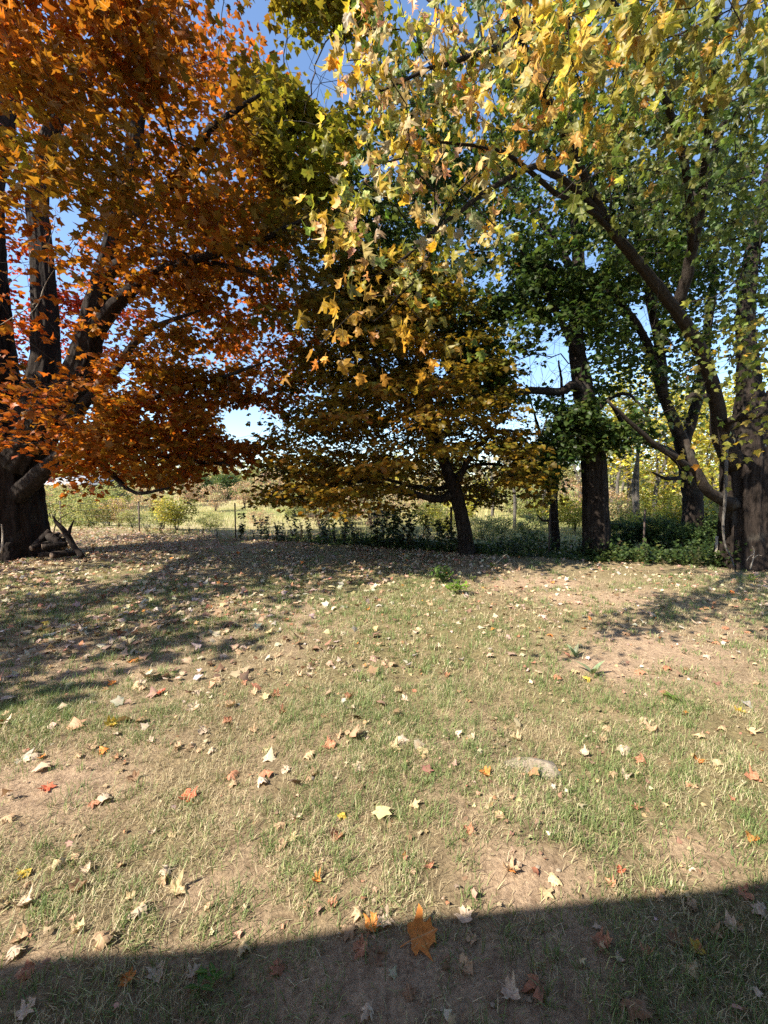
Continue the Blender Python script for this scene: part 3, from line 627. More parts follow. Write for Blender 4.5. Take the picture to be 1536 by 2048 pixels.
def put_plant(name, tpl, mat, px, Y, label, cat, s=1., group=None, rot=None, sz=1., part='trunk'):
    x = (px-768)/FPX*Y; z = float(gz(A([x]), A([Y]))[0])
    o = empty(name, (x, Y, z-.02), label, cat, group); o.scale = (s, s, s*sz); o.rotation_euler = (0, 0, random.uniform(0, 6.28) if rot is None else rot)
    obj(part, tpl[0], mat, o); tag(obj('twigs', tpl[1], mat, o), kind='stuff')
    if tpl[2]: tag(obj('foliage', tpl[2], None, o), kind='stuff')
    return o
def cf(*stops, f=1.): return lambda p, r: mixc(list(stops), .5+.35*N2(p, f)+r.normal(size=len(p))*.2)
CY = cf((.2, .22, .045), (.42, .4, .07), (.66, .53, .09)); CGY = cf((.14, .17, .06), (.27, .28, .1), (.44, .4, .17)); CDG = cf((.03, .055, .018), (.06, .1, .028), (.1, .14, .035))
CPK = cf((.34, .22, .15), (.46, .31, .21), (.36, .33, .16)); CTN = cf((.38, .29, .17), (.52, .41, .22), (.38, .36, .14))
T_YEL = [stem_plant(100+k, 8.5, 2.6, 150, 22, .55, .17, CY, zlo=.15, r0=.16, stems=2, lean=.4) for k in range(2)]
T_GRN = [stem_plant(110+k, 8., 2.6, 150, 22, .55, .17, CGY, zlo=.2, r0=.16, stems=2, lean=.4) for k in range(2)]
T_TAN = [stem_plant(120, 7., 2.4, 110, 18, .5, .15, CTN, zlo=.2, r0=.13, stems=2, lean=.4)]
T_BARE = [stem_plant(130+k, 9., 2.4, 230, 0, .5, .1, CY, zlo=.3, r0=.14, stems=2, lean=.35, rtip=.008) for k in range(3)]
T_SHR = [stem_plant(140+k, 1.9, 1.2, 90, 24, .24, .075, CGY, zlo=.1, r0=.03, stems=5, lean=.15, rtip=.004) for k in range(2)]
T_SHY = [stem_plant(150, 2.0, 1.1, 90, 22, .24, .085, CY, zlo=.15, r0=.03, stems=5, lean=.15, rtip=.004)]
T_SHD = [stem_plant(160, 3.2, 1.7, 150, 34, .35, .13, CDG, zlo=.02, r0=.08, stems=3, lean=.2)]
T_SHP = [stem_plant(170, 2.2, 1.2, 90, 16, .26, .08, CPK, zlo=.15, r0=.03, stems=5, lean=.15, rtip=.004)]
bgt = [  # template, bark, px, Y, scale, label
 (T_YEL[0], 1262, 21, 1.0, 'yellow leafed tree showing beyond the fence just right of straight dark trunk'),
 (T_YEL[1], 1335, 25, 1.0, 'yellow green tree deep in the woods left of the slanting trunk'),
 (T_YEL[0], 1428, 19, .85, 'bright yellow tree filling the gap between slanting trunk and massive trunk'),
 (T_YEL[1], 1560, 20, 1.0, 'yellow tree beyond the massive trunk at the right edge'),
 (T_GRN[0], 1225, 33, 1.1, 'tall green tree far behind the straight dark trunk'),
 (T_GRN[1], 1400, 31, 1.15, 'green tree rising far behind the slanting trunk'),
 (T_GRN[0], 1130, 40, .9, 'pale green tree far behind the slim forked tree'),
 (T_TAN[0], 1010, 36, .8, 'brownish thin tree far off right of the leaning trunk'),
 (T_TAN[0], 1060, 44, .9, 'tan tree on the far slope left of the slim forked tree'),
 (T_GRN[1], 905, 40, .7, 'green tree far behind the leaning trunk'),
 (T_TAN[0], 845, 34, .62, 'tan leafed tree under the layered crown left of leaning trunk'),
 (T_YEL[0], 790, 42, .6, 'small yellow tree far off below the layered crown'),
 (T_TAN[0], 735, 38, .62, 'brown grey tree far off above the dark weeds'),
 (T_GRN[0], 640, 48, .6, 'green tree on the far field edge behind upright weeds'),
 (T_TAN[0], 455, 64, 1.0, 'pale hazy tree on the skyline in the gap between both crowns'),
 (T_GRN[1], 395, 58, .9, 'pale green tree on the far rise behind the yellow green shrub'),
 (T_GRN[0], 250, 52, .85, 'green tree on the far rise above the first fence post'),
 (T_YEL[1], 150, 46, .8, 'yellow green tree far behind the log pile'),
 (T_GRN[1], 30, 50, .9, 'green tree far behind the orange maple trunk'),
 (T_TAN[0], 560, 70, .9, 'brown tree far off behind the second fence post')]
for t_, px, Y, s_, lb in bgt: put_plant('background_tree', t_, M_BARKG, px, Y, lb, 'tree', s_, 'trees beyond the fence')
R5 = random.Random(31)
for k, px in enumerate([75, 135, 190, 245, 300, 375, 430, 490, 545, 590, 640, 700, 745, 800, 840, 880, 930, 975, 1020, 1060, 1100, 1140, 1215, 1250, 1300, 1340, 1400, 1440, 1530]):
    t_ = R5.choice([T_SHR[0], T_SHR[1], T_SHY[0], T_SHP[0], T_SHP[0]]) if px > 560 else R5.choice([T_SHR[0], T_SHP[0], T_SHP[0]])
    Y = R5.uniform(17, 30) if px > 560 else R5.uniform(30, 46)
    put_plant('shrub', t_, M_TWIG, px, Y, 'tangled '+('green' if t_ in T_SHR else 'yellow' if t_ in T_SHY else 'brown grey')+' brush '+(['far behind the log pile', 'left of the first fence post', 'above the first fence post', 'behind the loose yellow shrub', 'on the far crest', 'behind second fence post', 'behind the slender weeds', 'right of the second post'][min(k//1, 7)] if k < 8 else 'at the field edge, '+['left of the dark weeds', 'over the slender weeds', 'over the dense weeds', 'over the pinkish shrub', 'right of the pinkish shrub', 'under the layered crown', 'nearest left of leaning trunk', 'touching the leaning trunk', 'right of leaning trunk', 'left of the far bare trees', 'before the far slope', 'left of slim tree', 'behind slim tree', 'left of straight trunk', 'right of straight trunk', 'among pale trunks', 'before yellow trees', 'left of slanting trunk', 'right of slanting trunk', 'left of massive trunk', 'at the right border'][k-8]), 'shrub', R5.uniform(.8, 1.25)*(1 if px > 560 else 1.3), 'shrubs beyond the fence', part='stems')
for k, (px, Y, s_, lb) in enumerate([(1088, 21, .95, 'bare grey tree standing against the pale sky left of straight dark trunk'), (1058, 27, .95, 'thin bare tree farther off left of the slim forked tree'),
    (1278, 16, .75, 'leafless grey tree in sunlight right of the straight dark trunk'), (1310, 20, .85, 'leaning bare tree among yellow leaves left of slanting trunk'), (985, 25, .7, 'bare tree trunk in the sun right of leaning maple'),
    (1030, 19, .6, 'small bare tree in front of far slope'), (1160, 24, .8, 'bare pale tree half hidden by the straight dark trunk'), (1240, 27, .9, 'bare pale trunk among the far yellow trees'), (1460, 26, .9, 'bare grey tree behind the massive trunk')]):
    put_plant('bare_tree', T_BARE[k % 3], M_BARKG, px, Y, lb, 'tree', s_, 'leafless trees beyond the fence')
for t_, px, Y, s_, sz, lb in [
 (T_SHY[0], 352, 15.2, .72, 1., 'loose yellow green shrub in the sun beside the first fence post'), (T_SHR[0], 325, 15.8, .6, 1, 'low green shrub left of the loose yellow green shrub'),
 (T_SHR[1], 150, 19, 1.1, 1, 'tall weedy green shrub behind the log pile'), (T_SHR[0], 105, 22, 1.2, 1, 'grey green shrub close beside the orange maple trunk'), (T_SHR[1], 205, 25, 1.1, 1, 'pale green shrub on the slope above the log pile'),
 (T_SHD[0], 395, 42, .95, 1, 'dark evergreen bush on the far field edge'), (T_SHD[0], 455, 45, 1.1, .9, 'largest dark evergreen bush under the orange boughs'), (T_SHR[0], 500, 40, 1.5, .8, 'green bush at the crest of the tan field'),
 (T_SHR[1], 175, 16.5, .75, 1, 'leafy brush right beside the dead twig of the log pile'), (T_SHP[0], 235, 17.5, .7, .9, 'brownish brush left of the first fence post'), (T_SHR[0], 262, 16.2, .5, .9, 'low green brush at the foot of the first fence post'), (T_SHY[0], 215, 19.5, .8, 1, 'yellowish brush between log pile and first fence post'), (T_SHP[0], 130, 26, 1.2, 1, 'greyish brown brush high above the log pile'), (T_SHR[1], 420, 17, .55, .8, 'low brush right of the loose yellow green shrub'), (T_SHP[0], 520, 19, .6, .7, 'tan brush behind the second fence post'),
 (T_SHD[0], 232, 36, .6, 1, 'small dark evergreen on the slope behind the log pile'),
 (T_SHR[1], 610, 27, .9, 1, 'round green bush behind the upright weeds'), (T_SHP[0], 695, 21, .85, 1, 'pinkish brown shrub beyond the dark weeds'), (T_SHY[0], 655, 26, 1., 1, 'yellow green bush left of the pinkish shrub'),
 (T_SHR[0], 770, 20, .7, 1, 'green bush right of the pinkish shrub'), (T_SHY[0], 850, 18, .7, 1, 'yellow shrub in the sun left of the leaning trunk'), (T_SHY[0], 885, 16, .5, 1, 'low yellow shrub touching the leaning trunk'),
 (T_SHR[1], 965, 14.5, .62, .8, 'low green bush just right of the leaning trunk'), (T_SHR[0], 1010, 15.5, .6, .8, 'low green bush between leaning trunk and slim forked tree'), (T_SHR[1], 1066, 14.8, .55, 1, 'bright green bush left of the slim forked tree'),
 (T_SHY[0], 1150, 17, .9, 1, 'yellow green bush between slim tree and straight dark trunk'), (T_SHY[0], 1285, 12.6, .62, 1, 'glowing yellow bush right of straight dark trunk'), (T_SHY[0], 1345, 15, .9, 1, 'yellow bush left of the slanting trunk'),
 (T_SHY[0], 1425, 14, 1., 1, 'yellow bush between slanting trunk and massive trunk'), (T_SHD[0], 1245, 11.4, .3, 1, 'dark low bush right of straight dark trunk'), (T_SHD[0], 1320, 11., .36, .9, 'wide dark bush left of the slanting trunk'),
 (T_SHD[0], 1375, 10., .3, .9, 'dark bush in front of the slanting trunk'), (T_SHD[0], 1425, 10.2, .33, 1, 'dark bush close left of massive trunk'), (T_SHD[0], 1548, 9.5, .4, 1, 'dark bush right of the massive trunk'), (T_SHR[0], 1545, 12, 1.2, 1, 'green shrub behind the massive trunk at right edge')]:
    put_plant('shrub', t_, M_TWIG, px, Y, lb, 'shrub', s_, 'shrubs beyond the fence', sz=sz, part='stems')
# far wooded rise closing the horizon
r_ = np.random.default_rng(77); n = 5000
x = r_.uniform(-190, 190, n); y = r_.uniform(95, 170, n); z = gz(x, y)+r_.uniform(0, 1, n)**.7*r_.uniform(4, 11, n)*(.7+.3*N2(np.c_[x, y], .12))
pos = np.c_[x, y, z]; c = mixc([(.1, .12, .05), (.2, .2, .07), (.3, .24, .1), (.26, .2, .13)], .5+.5*N1(pos, .1)+r_.normal(size=n)*.25)
tag(obj('far_woods', leaves_mesh('far_woods', pos, r_.normal(size=(n, 3)), r_.normal(size=(n, 3)), r_.uniform(1.2, 2.6, n), c, 8), M_LEAF), 'hazy mixed autumn woods along the far horizon', 'woods', kind='stuff')

# ------------------------------------------------------------------ grass
def blades_mesh(name, pos, L, lean, curve, wid, col, r):
    n = len(pos); h = r.uniform(0, 2*np.pi, n); H = np.c_[np.cos(h), np.sin(h), np.zeros(n)]; U = A([0, 0, 1.]); S = np.c_[-np.sin(h), np.cos(h), np.zeros(n)]
    a1 = lean[:, None]; a2 = (lean+curve)[:, None]; L = L[:, None]
    mid = pos+L*.55*(U*np.cos(a1)+H*np.sin(a1)); tip = mid+L*.45*(U*np.cos(a2)+H*np.sin(a2)+S*r.normal(size=(n, 1))*.3); tip[:, 2] = np.maximum(tip[:, 2], pos[:, 2]+.003)
    w = wid[:, None]*S*.5
    V = np.stack([pos-w, pos+w, mid+w*.8, mid-w*.8, tip], 1).reshape(-1, 3)
    b = (np.arange(n)*5)[:, None]
    F = np.concatenate([b+A([[0, 1, 2]]), b+A([[0, 2, 3]]), b+A([[3, 2, 4]])])
    return mesh_np(name, V, F, np.repeat(col, 5, 0))
def in_view(n, y0, y1, r, marg=.35):
    y = np.sqrt(r.uniform(y0**2, y1**2, n)); x = r.uniform(-1, 1, n)*(y*.98+marg); return x, y
GREENS = []
for px, py, rx, ry, s in [(60, 1470, .8, .5, .8), (300, 1230, 1.2, .6, .6), (560, 1230, 1., .5, .6), (790, 1430, .4, .6, .5), (600, 1420, .5, .4, .4), (40, 1830, .2, .25, .7), (430, 1880, .3, .12, .9), (250, 1900, .2, .1, .6), (850, 1570, .5, .3, .5), (1180, 1640, .5, .25, .4),
                          (1510, 1710, .15, .2, .8), (1350, 1900, .4, .15, .7), (1100, 1860, .15, .1, .8), (1500, 2000, .25, .12, .6), (450, 2000, .4, .12, .9), (1330, 1400, .25, .2, .5), (1400, 1300, .6, .3, .5), (1180, 1560, .4, .2, .4), (150, 1980, .4, .1, .6), (1230, 2010, .2, .1, .5)]:
    g = G(px, py); GREENS.append((g[0], g[1], rx, ry, s))
def green(x, y):
    b = np.zeros_like(x)
    for bx, by, rx, ry, s in GREENS: b = np.maximum(b, s*np.exp(-(((x-bx)/rx)**2+((y-by)/ry)**2)))
    return b
r_ = np.random.default_rng(90)
LAWN = Bag(); Ps = []; 
def lawn(n, y0, y1, wscale, lscale):
    out = []
    # straw: short, curled, nearly lying
    x, y = in_view(n, y0, y1, r_); p = np.c_[x, y]
    k = r_.random(n) < np.clip(.55+.45*N2(p, 2.3)+.6*N1(p, 11.)+.4*N4(p, 27.), .08, 1)*(1-.93*bare(x, y)); x, y = x[k], y[k]; m = len(x); p = np.c_[x, y]
    c = mixc([(.23, .175, .1), (.41, .335, .195), (.6, .51, .33), (.33, .36, .15)], .5+.25*N3(p, 9.)+r_.normal(size=m)*.22)*r_.uniform(.75, 1.2, (m, 1))
    out.append((np.c_[x, y, gz(x, y)+r_.uniform(-.002, .008, m)], r_.uniform(.02, .07, m)*lscale, r_.uniform(.3, 1.4, m), r_.uniform(-.4, 1.1, m), r_.uniform(.0016, .0032, m)*wscale, c))
    # green: tufts
    nt = n//13; x, y = in_view(nt, y0, y1, r_); p = np.c_[x, y]
    pr = np.clip(.5+.42*N3(p, 1.9)+.3*N4(p, 5.)+.9*green(x, y), .03, 1)*(1-.92*bare(x, y)); k = r_.random(nt) < pr; x, y = x[k], y[k]
    per = 15; sp = r_.uniform(.012, .05, len(x))*lscale**.5; x = np.repeat(x, per)+r_.normal(size=len(x)*per)*np.repeat(sp, per); y = np.repeat(y, per)+r_.normal(size=len(y)*per)*np.repeat(sp, per); m = len(x)
    c = mixc([(.08, .13, .038), (.135, .195, .06), (.21, .265, .095), (.38, .39, .17)], r_.beta(1.6, 2, m))*r_.uniform(.75, 1.2, (m, 1))
    tl = np.repeat(r_.uniform(.6, 1.3, m//per), per)
    out.append((np.c_[x, y, gz(x, y)-.003], r_.uniform(.03, .085, m)*tl*lscale, np.abs(r_.normal(.45, .35, m)), r_.uniform(0, 1.1, m), r_.uniform(.0022, .004, m)*wscale, c))
    return out
parts = lawn(88000, .75, 3.2, .88, .9)+lawn(68000, 3.2, 7., 1.5, 1.1)+lawn(28000, 7., 15., 3.4, 1.2)
cat = [np.concatenate([q[k] for q in parts]) for k in range(6)]
k = cat[0][:, 1] < FENCE_Y(cat[0][:, 0])+1.2; cat = [q[k] for q in cat]
tag(obj('lawn_grass', blades_mesh('lawn_grass', *cat[:4], cat[4], cat[5], r_), M_GRASS), 'thin patchy green and straw coloured lawn grass', 'grass', kind='stuff')
# rough grass of the field
n = 62000; x, y = in_view(n, 9.0, 55, r_, 2); k = (y > FENCE_Y(x)-.15) & (r_.random(n) < np.clip(1.3-y/70, .2, 1)); x, y = x[k], y[k]; n = len(x); p = np.c_[x, y]
c = mixc([(.17, .22, .05), (.34, .36, .1), (.54, .45, .22), (.62, .49, .28)], .5+.55*N4(p, .25)+r_.normal(size=n)*.2)
tag(obj('field_grass', blades_mesh('field_grass', np.c_[x, y, gz(x, y)], r_.uniform(.12, .55, n)*np.clip(.75+.6*N1(p, .5)+.3*N2(p, 1.5), .25, 1.8), np.abs(r_.normal(.25, .25, n)), r_.uniform(0, .8, n), .012*np.clip(y/14, .7, 5), c, r_), M_GRASS), 'rough tan and green grass of the field beyond the fence', 'grass', kind='stuff')
# leafy ground cover in the shade along the fence
n = 14000; x = r_.uniform(-3.5, 12, n); fy = FENCE_Y(x); p = np.c_[x, fy]; y = fy+r_.gamma(1.6, .7, n)-.15+.25*N3(p, 3.); p = np.c_[x, y]
hh = np.clip(.2+.22*N1(p, 1.9)+.2*N2(p, 5.), .02, .8)*r_.choice([.6, 1, 1.5], n, p=[.4, .5, .1])*sstep(-4, 1, x)*np.where(x > 3.2, 1.2, .6); z = gz(x, y)+hh*r_.uniform(0, 1, n)**.6
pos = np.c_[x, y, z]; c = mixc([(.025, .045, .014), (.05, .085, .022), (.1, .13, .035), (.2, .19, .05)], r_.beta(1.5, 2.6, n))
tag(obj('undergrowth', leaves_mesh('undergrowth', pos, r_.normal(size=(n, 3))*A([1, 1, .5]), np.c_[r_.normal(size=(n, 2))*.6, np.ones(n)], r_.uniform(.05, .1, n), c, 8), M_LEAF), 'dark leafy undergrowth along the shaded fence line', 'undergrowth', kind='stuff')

# ------------------------------------------------------------------ fallen leaves
DC = {'pale': (.56, .45, .34), 'tan': (.45, .32, .2), 'brown': (.24, .15, .09), 'rust': (.42, .2, .12), 'orange': (.62, .24, .06), 'red': (.55, .13, .07), 'yellow': (.62, .46, .08), 'cream': (.55, .44, .26)}
KEYS = []
def fallen(px, py, colr, size, label, group=None, mesh=None, T=None, Nn=None, lift=.3, rr=random):
    if mesh is None: size *= .47 if py > 1600 else .6
    g = G(px, py); z = float(gz(A([g[0]]), A([g[1]]))[0])
    m = mesh or FLAT[rr.randrange(12)]
    o = bpy.data.objects.new('fallen_leaf', m); COL.objects.link(o)
    if T is None:
        a = rr.uniform(0, 6.283); T = A([math.cos(a), math.sin(a), rr.gauss(.06, .16)]); Nn = A([rr.gauss(0, .25), rr.gauss(-.1, .25), 1.])*(1 if rr.random() < .75 else -1)
    S, T, Nn = [q[0] for q in frames(A(T, float)[None], A(Nn, float)[None])]
    c = T*size*.4                                                # the leaf's middle sits on the pixel
    zs = [(v.co.x*S[2]+v.co.y*T[2]+v.co.z*Nn[2])*size for v in m.vertices]; low = sorted(zs)[len(zs)//6]
    p = A([g[0]-c[0], g[1]-c[1], z+.008-low])
    o.matrix_world = Matrix([[*(size*A([S[k], T[k], Nn[k]])), p[k]] for k in range(3)]+[[0, 0, 0, 1]])
    j = rr.uniform(.82, 1.15); o.color = (*[v*j for v in DC[colr]], 1)
    return tag(o, label, 'leaf', group)
V, F = leaf_template(7, .25, .28, .012, .38); big = mesh_np('dry_leaf', V, F, smooth=True); big.materials.append(M_DRY)
fallen(846, 1874, 'orange', .112, 'large bright orange maple leaf standing on bare soil at the shadow edge', mesh=big, T=(.95, .25, .12), Nn=(-.15, -.5, .85))
for px, py, c_, s_, lb in [
 (376, 1580, 'red', .13, 'vivid red leaf lying in the grass at centre left'), (683, 1624, 'yellow', .09, 'small bright yellow leaf left of centre'), (672, 1662, 'rust', .12, 'rust pink leaf standing just below the small yellow leaf'),
 (789, 1500, 'cream', .13, 'upright cream leaf near the middle of the lawn'), (845, 1508, 'cream', .12, 'cream leaf lying right of the upright cream leaf'), (745, 1845, 'orange', .13, 'curled orange leaf left of the large orange leaf'),
 (768, 1842, 'pale', .13, 'pale rolled leaf between the two orange leaves'), (1094, 1782, 'cream', .12, 'cream leaf standing at the edge of the shadow on the right'), (1205, 1880, 'rust', .13, 'folded brown leaf in the shadow right of centre'),
 (942, 1875, 'tan', .09, 'small tan leaf right of the large orange leaf'), (933, 1935, 'tan', .1, 'pointed tan leaf on shaded soil'), (1078, 1975, 'rust', .15, 'long folded brown leaf standing in the shade'), (1265, 2015, 'brown', .16, 'big brown folded leaf at the bottom edge right'),
 (1455, 1840, 'pale', .13, 'pale pink curled leaf in shadow at right'), (1492, 1783, 'rust', .11, 'orange brown leaf at the shadow edge near right border'), (1395, 1888, 'yellow', .1, 'narrow yellow leaf on shaded grass'), (1526, 1818, 'pale', .13, 'pale rolled leaf at the right border in shadow'),
 (1240, 1732, 'red', .08, 'small red curled leaf above the shadow at right'), (1222, 1760, 'rust', .08, 'small rust leaf below the small red curled leaf'), (1500, 1675, 'orange', .12, 'soft orange leaf near the right border in sun'),
 (1272, 1605, 'rust', .11, 'pink rust leaf on bare patch at right'), (936, 1668, 'rust', .1, 'faded orange leaf standing right of centre'), (970, 1550, 'orange', .1, 'small orange leaf left of the flat stone'), (562, 1685, 'tan', .13, 'pinkish tan leaf below centre left'),
 (585, 1668, 'cream', .1, 'cream leaf touching the pinkish tan leaf'), (352, 1768, 'cream', .15, 'broad flat cream leaf with spread lobes on bare soil'), (275, 1815, 'tan', .12, 'pinkish and pale curled leaf at lower left'), (330, 1730, 'pale', .11, 'grey green curled leaf above the broad cream leaf'),
 (203, 1895, 'tan', .14, 'narrow tan rolled leaf pointing up at lower left'), (50, 1965, 'rust', .11, 'dark rust leaf in lower left corner'), (48, 1805, 'pale', .13, 'pale leaf at left border'), (48, 1740, 'yellow', .1, 'golden leaf near the left border'),
 (315, 1935, 'pale', .12, 'crumpled pale leaf at the edge of the lower left shadow'), (752, 1905, 'brown', .13, 'brown curled leaf in shade left of the large orange leaf'), (1385, 1720, 'pale', .07, 'small pale leaf on bare patch at right'),
 (268, 1320, 'orange', .13, 'bright orange leaf on the shaded lawn at left'), (92, 1250, 'yellow', .14, 'golden yellow leaf among pale leaves at far left'), (222, 1450, 'yellow', .13, 'amber leaf beside pale leaves left of centre'), (205, 1500, 'orange', .1, 'small orange leaf on the left bare patch'),
 (322, 1385, 'red', .12, 'red leaf among pale leaves left of centre'), (385, 1410, 'pale', .14, 'large crumpled pale leaf left of centre'), (1100, 1270, 'orange', .11, 'orange leaf on the lawn below the green plant to the right'), (1115, 1362, 'rust', .13, 'rusty red leaf near the bluish sprout'),
 (1175, 1362, 'yellow', .12, 'pale yellow leaf below the bluish sprout'), (1335, 1338, 'rust', .14, 'rust leaf on bare soil at right'), (1278, 1345, 'rust', .13, 'rust and cream leaf left of the rust leaf on bare soil'), (1480, 1425, 'yellow', .11, 'amber leaf at right'),
 (1405, 1468, 'cream', .12, 'cream leaf with raised lobes at right'), (1445, 1455, 'cream', .1, 'narrow cream leaf standing at right'), (1500, 1466, 'cream', .14, 'wide cream leaf near the right border'), (1395, 1518, 'orange', .11, 'orange leaf right of the flat stone'),
 (1250, 1500, 'pale', .13, 'pale leaf with red tip right of centre'), (1285, 1512, 'rust', .12, 'rusty curled leaf beside the pale leaf with red tip'), (1505, 1552, 'rust', .12, 'rust leaf low at the right border'), (1202, 1440, 'cream', .11, 'cream leaf in the middle right grass'),
 (1032, 1470, 'cream', .1, 'cream leaf above the flat stone'), (945, 1476, 'pale', .09, 'pale folded leaf left above the flat stone'), (912, 1472, 'pale', .09, 'pale pink leaf right of the cream pair'), (797, 1383, 'cream', .12, 'pale yellow leaf in the middle of the lawn')]:
    fallen(px, py, c_, s_, lb); KEYS.append((px, py, lb.split(' in ')[0].split(' at ')[0].split(' near ')[0].split(' with ')[0]))
n_key = sum(1 for o in COL.objects if o.name.startswith('fallen_leaf'))
R2 = random.Random(4)
SHORT = [(846, 1874, 'the large bright orange leaf'), (376, 1580, 'the vivid red leaf'), (683, 1624, 'the small bright yellow leaf'), (789, 1500, 'the upright cream leaf mid lawn'), (1094, 1782, 'the cream leaf at the shadow edge'), (1060, 1530, 'the flat stone'),
 (352, 1768, 'the broad flat cream leaf'), (1240, 1732, 'the small red curled leaf'), (1500, 1675, 'the soft orange leaf by right border'), (203, 1895, 'the narrow rolled tan leaf'), (1185, 1340, 'the bluish sprout'), (905, 1190, 'the green leafy plant'), (268, 1320, 'the bright orange leaf in shade'),
 (92, 1250, 'the golden leaf at far left'), (322, 1385, 'the red leaf among pale ones'), (1335, 1338, 'the rust leaf on bare soil'), (1480, 1425, 'the amber leaf at right'), (797, 1383, 'the pale yellow leaf mid lawn'), (1100, 1270, 'the orange leaf at mid right'), (562, 1685, 'the pinkish tan leaf'),
 (1265, 2015, 'the big brown leaf at bottom'), (222, 1450, 'the amber leaf at left'), (560, 1260, 'the shadow tip on mid lawn'), (600, 1450, 'the lawn centre left'), (50, 1965, 'the dark rust corner leaf'), (1395, 1518, 'the orange leaf right of the stone'), (60, 1570, 'the left bare patch'), (1272, 1605, 'the pink rust leaf')]
WORD = {'pale': 'pale dry', 'tan': 'tan', 'brown': 'brown', 'rust': 'rust', 'orange': 'orange', 'red': 'red', 'yellow': 'yellow', 'cream': 'cream'}
seen = set()
def place_words(px, py):
    d, x, y, nm = min((math.hypot(px-x, (py-y)*1.6), x, y, nm) for x, y, nm in SHORT)
    h = 'left of' if px < x-12 else 'right of' if px > x+12 else ''; v = 'beyond' if py < y-10 else 'in front of' if py > y+10 else ''
    side = (v if abs(py-y)*1.6 > 2*abs(px-x) else h if abs(px-x) > 3.2*abs(py-y) else f'{h.replace(" of", "")} and {v}' if h and v else h or v or 'beside')
    return ('close ' if d < 90 else 'some way ' if d > 190 else '')+side, nm
spots = [(x, y) for x, y, _ in SHORT]
while n_key < 300:
    py = 1200+(R2.random()**1.9)*840; px = R2.uniform(5, 1531)
    w = .33+.67*(px < 720)*(1 if py < 1520 else .35)
    if R2.random() > w or (py > 1600 and R2.random() < .35): continue
    if any(abs(px-x)+abs(py-y) < .028*(py-975) for x, y in spots): continue
    if px < 650 and py < 1520: c_ = R2.choices(['pale', 'tan', 'brown', 'rust', 'orange', 'cream'], [6, 3, 1, 1., .25, 1.5])[0]
    else: c_ = R2.choices(['pale', 'tan', 'brown', 'rust', 'orange', 'cream', 'yellow', 'red'], [3, 4, 1.8, 2., .25, 1.6, .12, .15])[0]
    sz = R2.uniform(.065, .13); how, nm = place_words(px, py); lb = None
    for adj in ('', 'small ' if sz < .095 else 'wide ' if sz > .118 else 'middling ', 'curled ', 'crumpled '):
        q = f'{adj}{WORD[c_]} fallen leaf {how} {nm}'
        if q not in seen and len(q.split()) <= 15: lb = q; break
    if lb is None: continue
    seen.add(lb); spots.append((px, py)); fallen(px, py, c_, sz, lb, group='dry maple leaves strewn over the lawn', rr=R2); n_key += 1
# the countless rest: litter
r_ = np.random.default_rng(95); n = 62000
x, y = in_view(n, 1.6, 16, r_, .6); p = np.c_[x, y]
dens = np.clip(.1+.12*(y-2.5), .1, .9)*np.clip(.55+.5*N1(p, 1.3)+.45*N3(p, 4.), .05, 1)+.6*sstep(-.2, -2.6, x)*sstep(2.6, 4.2, y)*np.clip(.5+.7*N3(p, 2.5), 0, 1)
dens *= np.where(y > FENCE_Y(x), .35, 1)*(1-.45*bare(x, y))*np.where((x > -.5) & (y < 6), .6, 1)
k = r_.random(n) < dens*.8; x, y = x[k], y[k]; n = len(x)
keyc = A([DC[q] for q in ('pale', 'tan', 'tan', 'brown', 'rust', 'cream', 'tan', 'orange', 'brown')]); c = keyc[r_.choice(9, n, p=[.27, .19, .15, .13, .07, .09, .04, .01, .05])]*r_.uniform(.7, 1.15, (n, 1))
a = r_.uniform(0, 6.28, n); sz = r_.uniform(.035, .085, n)*np.where((x < 0) & (y < 7), 1.25, 1)
pos = np.c_[x, y, gz(x, y)+.012+r_.uniform(0, .03, n)]
n2 = 7000; x, y = in_view(n2, .8, 6., r_, .4); p = np.c_[x, y]; k = r_.random(n2) < np.clip(.5+.5*N3(p, 3.)+.4*N1(p, 9.), .1, 1); x, y = x[k], y[k]; n2 = len(x)
a2 = r_.uniform(0, 6.28, n2); c2 = keyc[r_.choice(9, n2, p=[.12, .2, .17, .2, .1, .05, .06, .01, .09])]*r_.uniform(.6, 1.15, (n2, 1))
pos = np.r_[pos, np.c_[x, y, gz(x, y)+r_.uniform(.004, .025, n2)]]; a = np.r_[a, a2]; c = np.r_[c, c2]; sz = np.r_[sz, r_.uniform(.01, .032, n2)]; n = len(a)
LM = leaves_mesh('leaf_litter', pos, np.c_[np.cos(a), np.sin(a), r_.normal(size=n)*.35], np.c_[r_.normal(size=(n, 2))*.5, np.ones(n)], sz, c, 10, None, c*r_.uniform(.75, 1.2, (n, 3)))
tag(obj('leaf_litter', LM, M_LITTER), 'scattered dry tan and brown leaf litter over the lawn', 'leaf litter', kind='stuff')

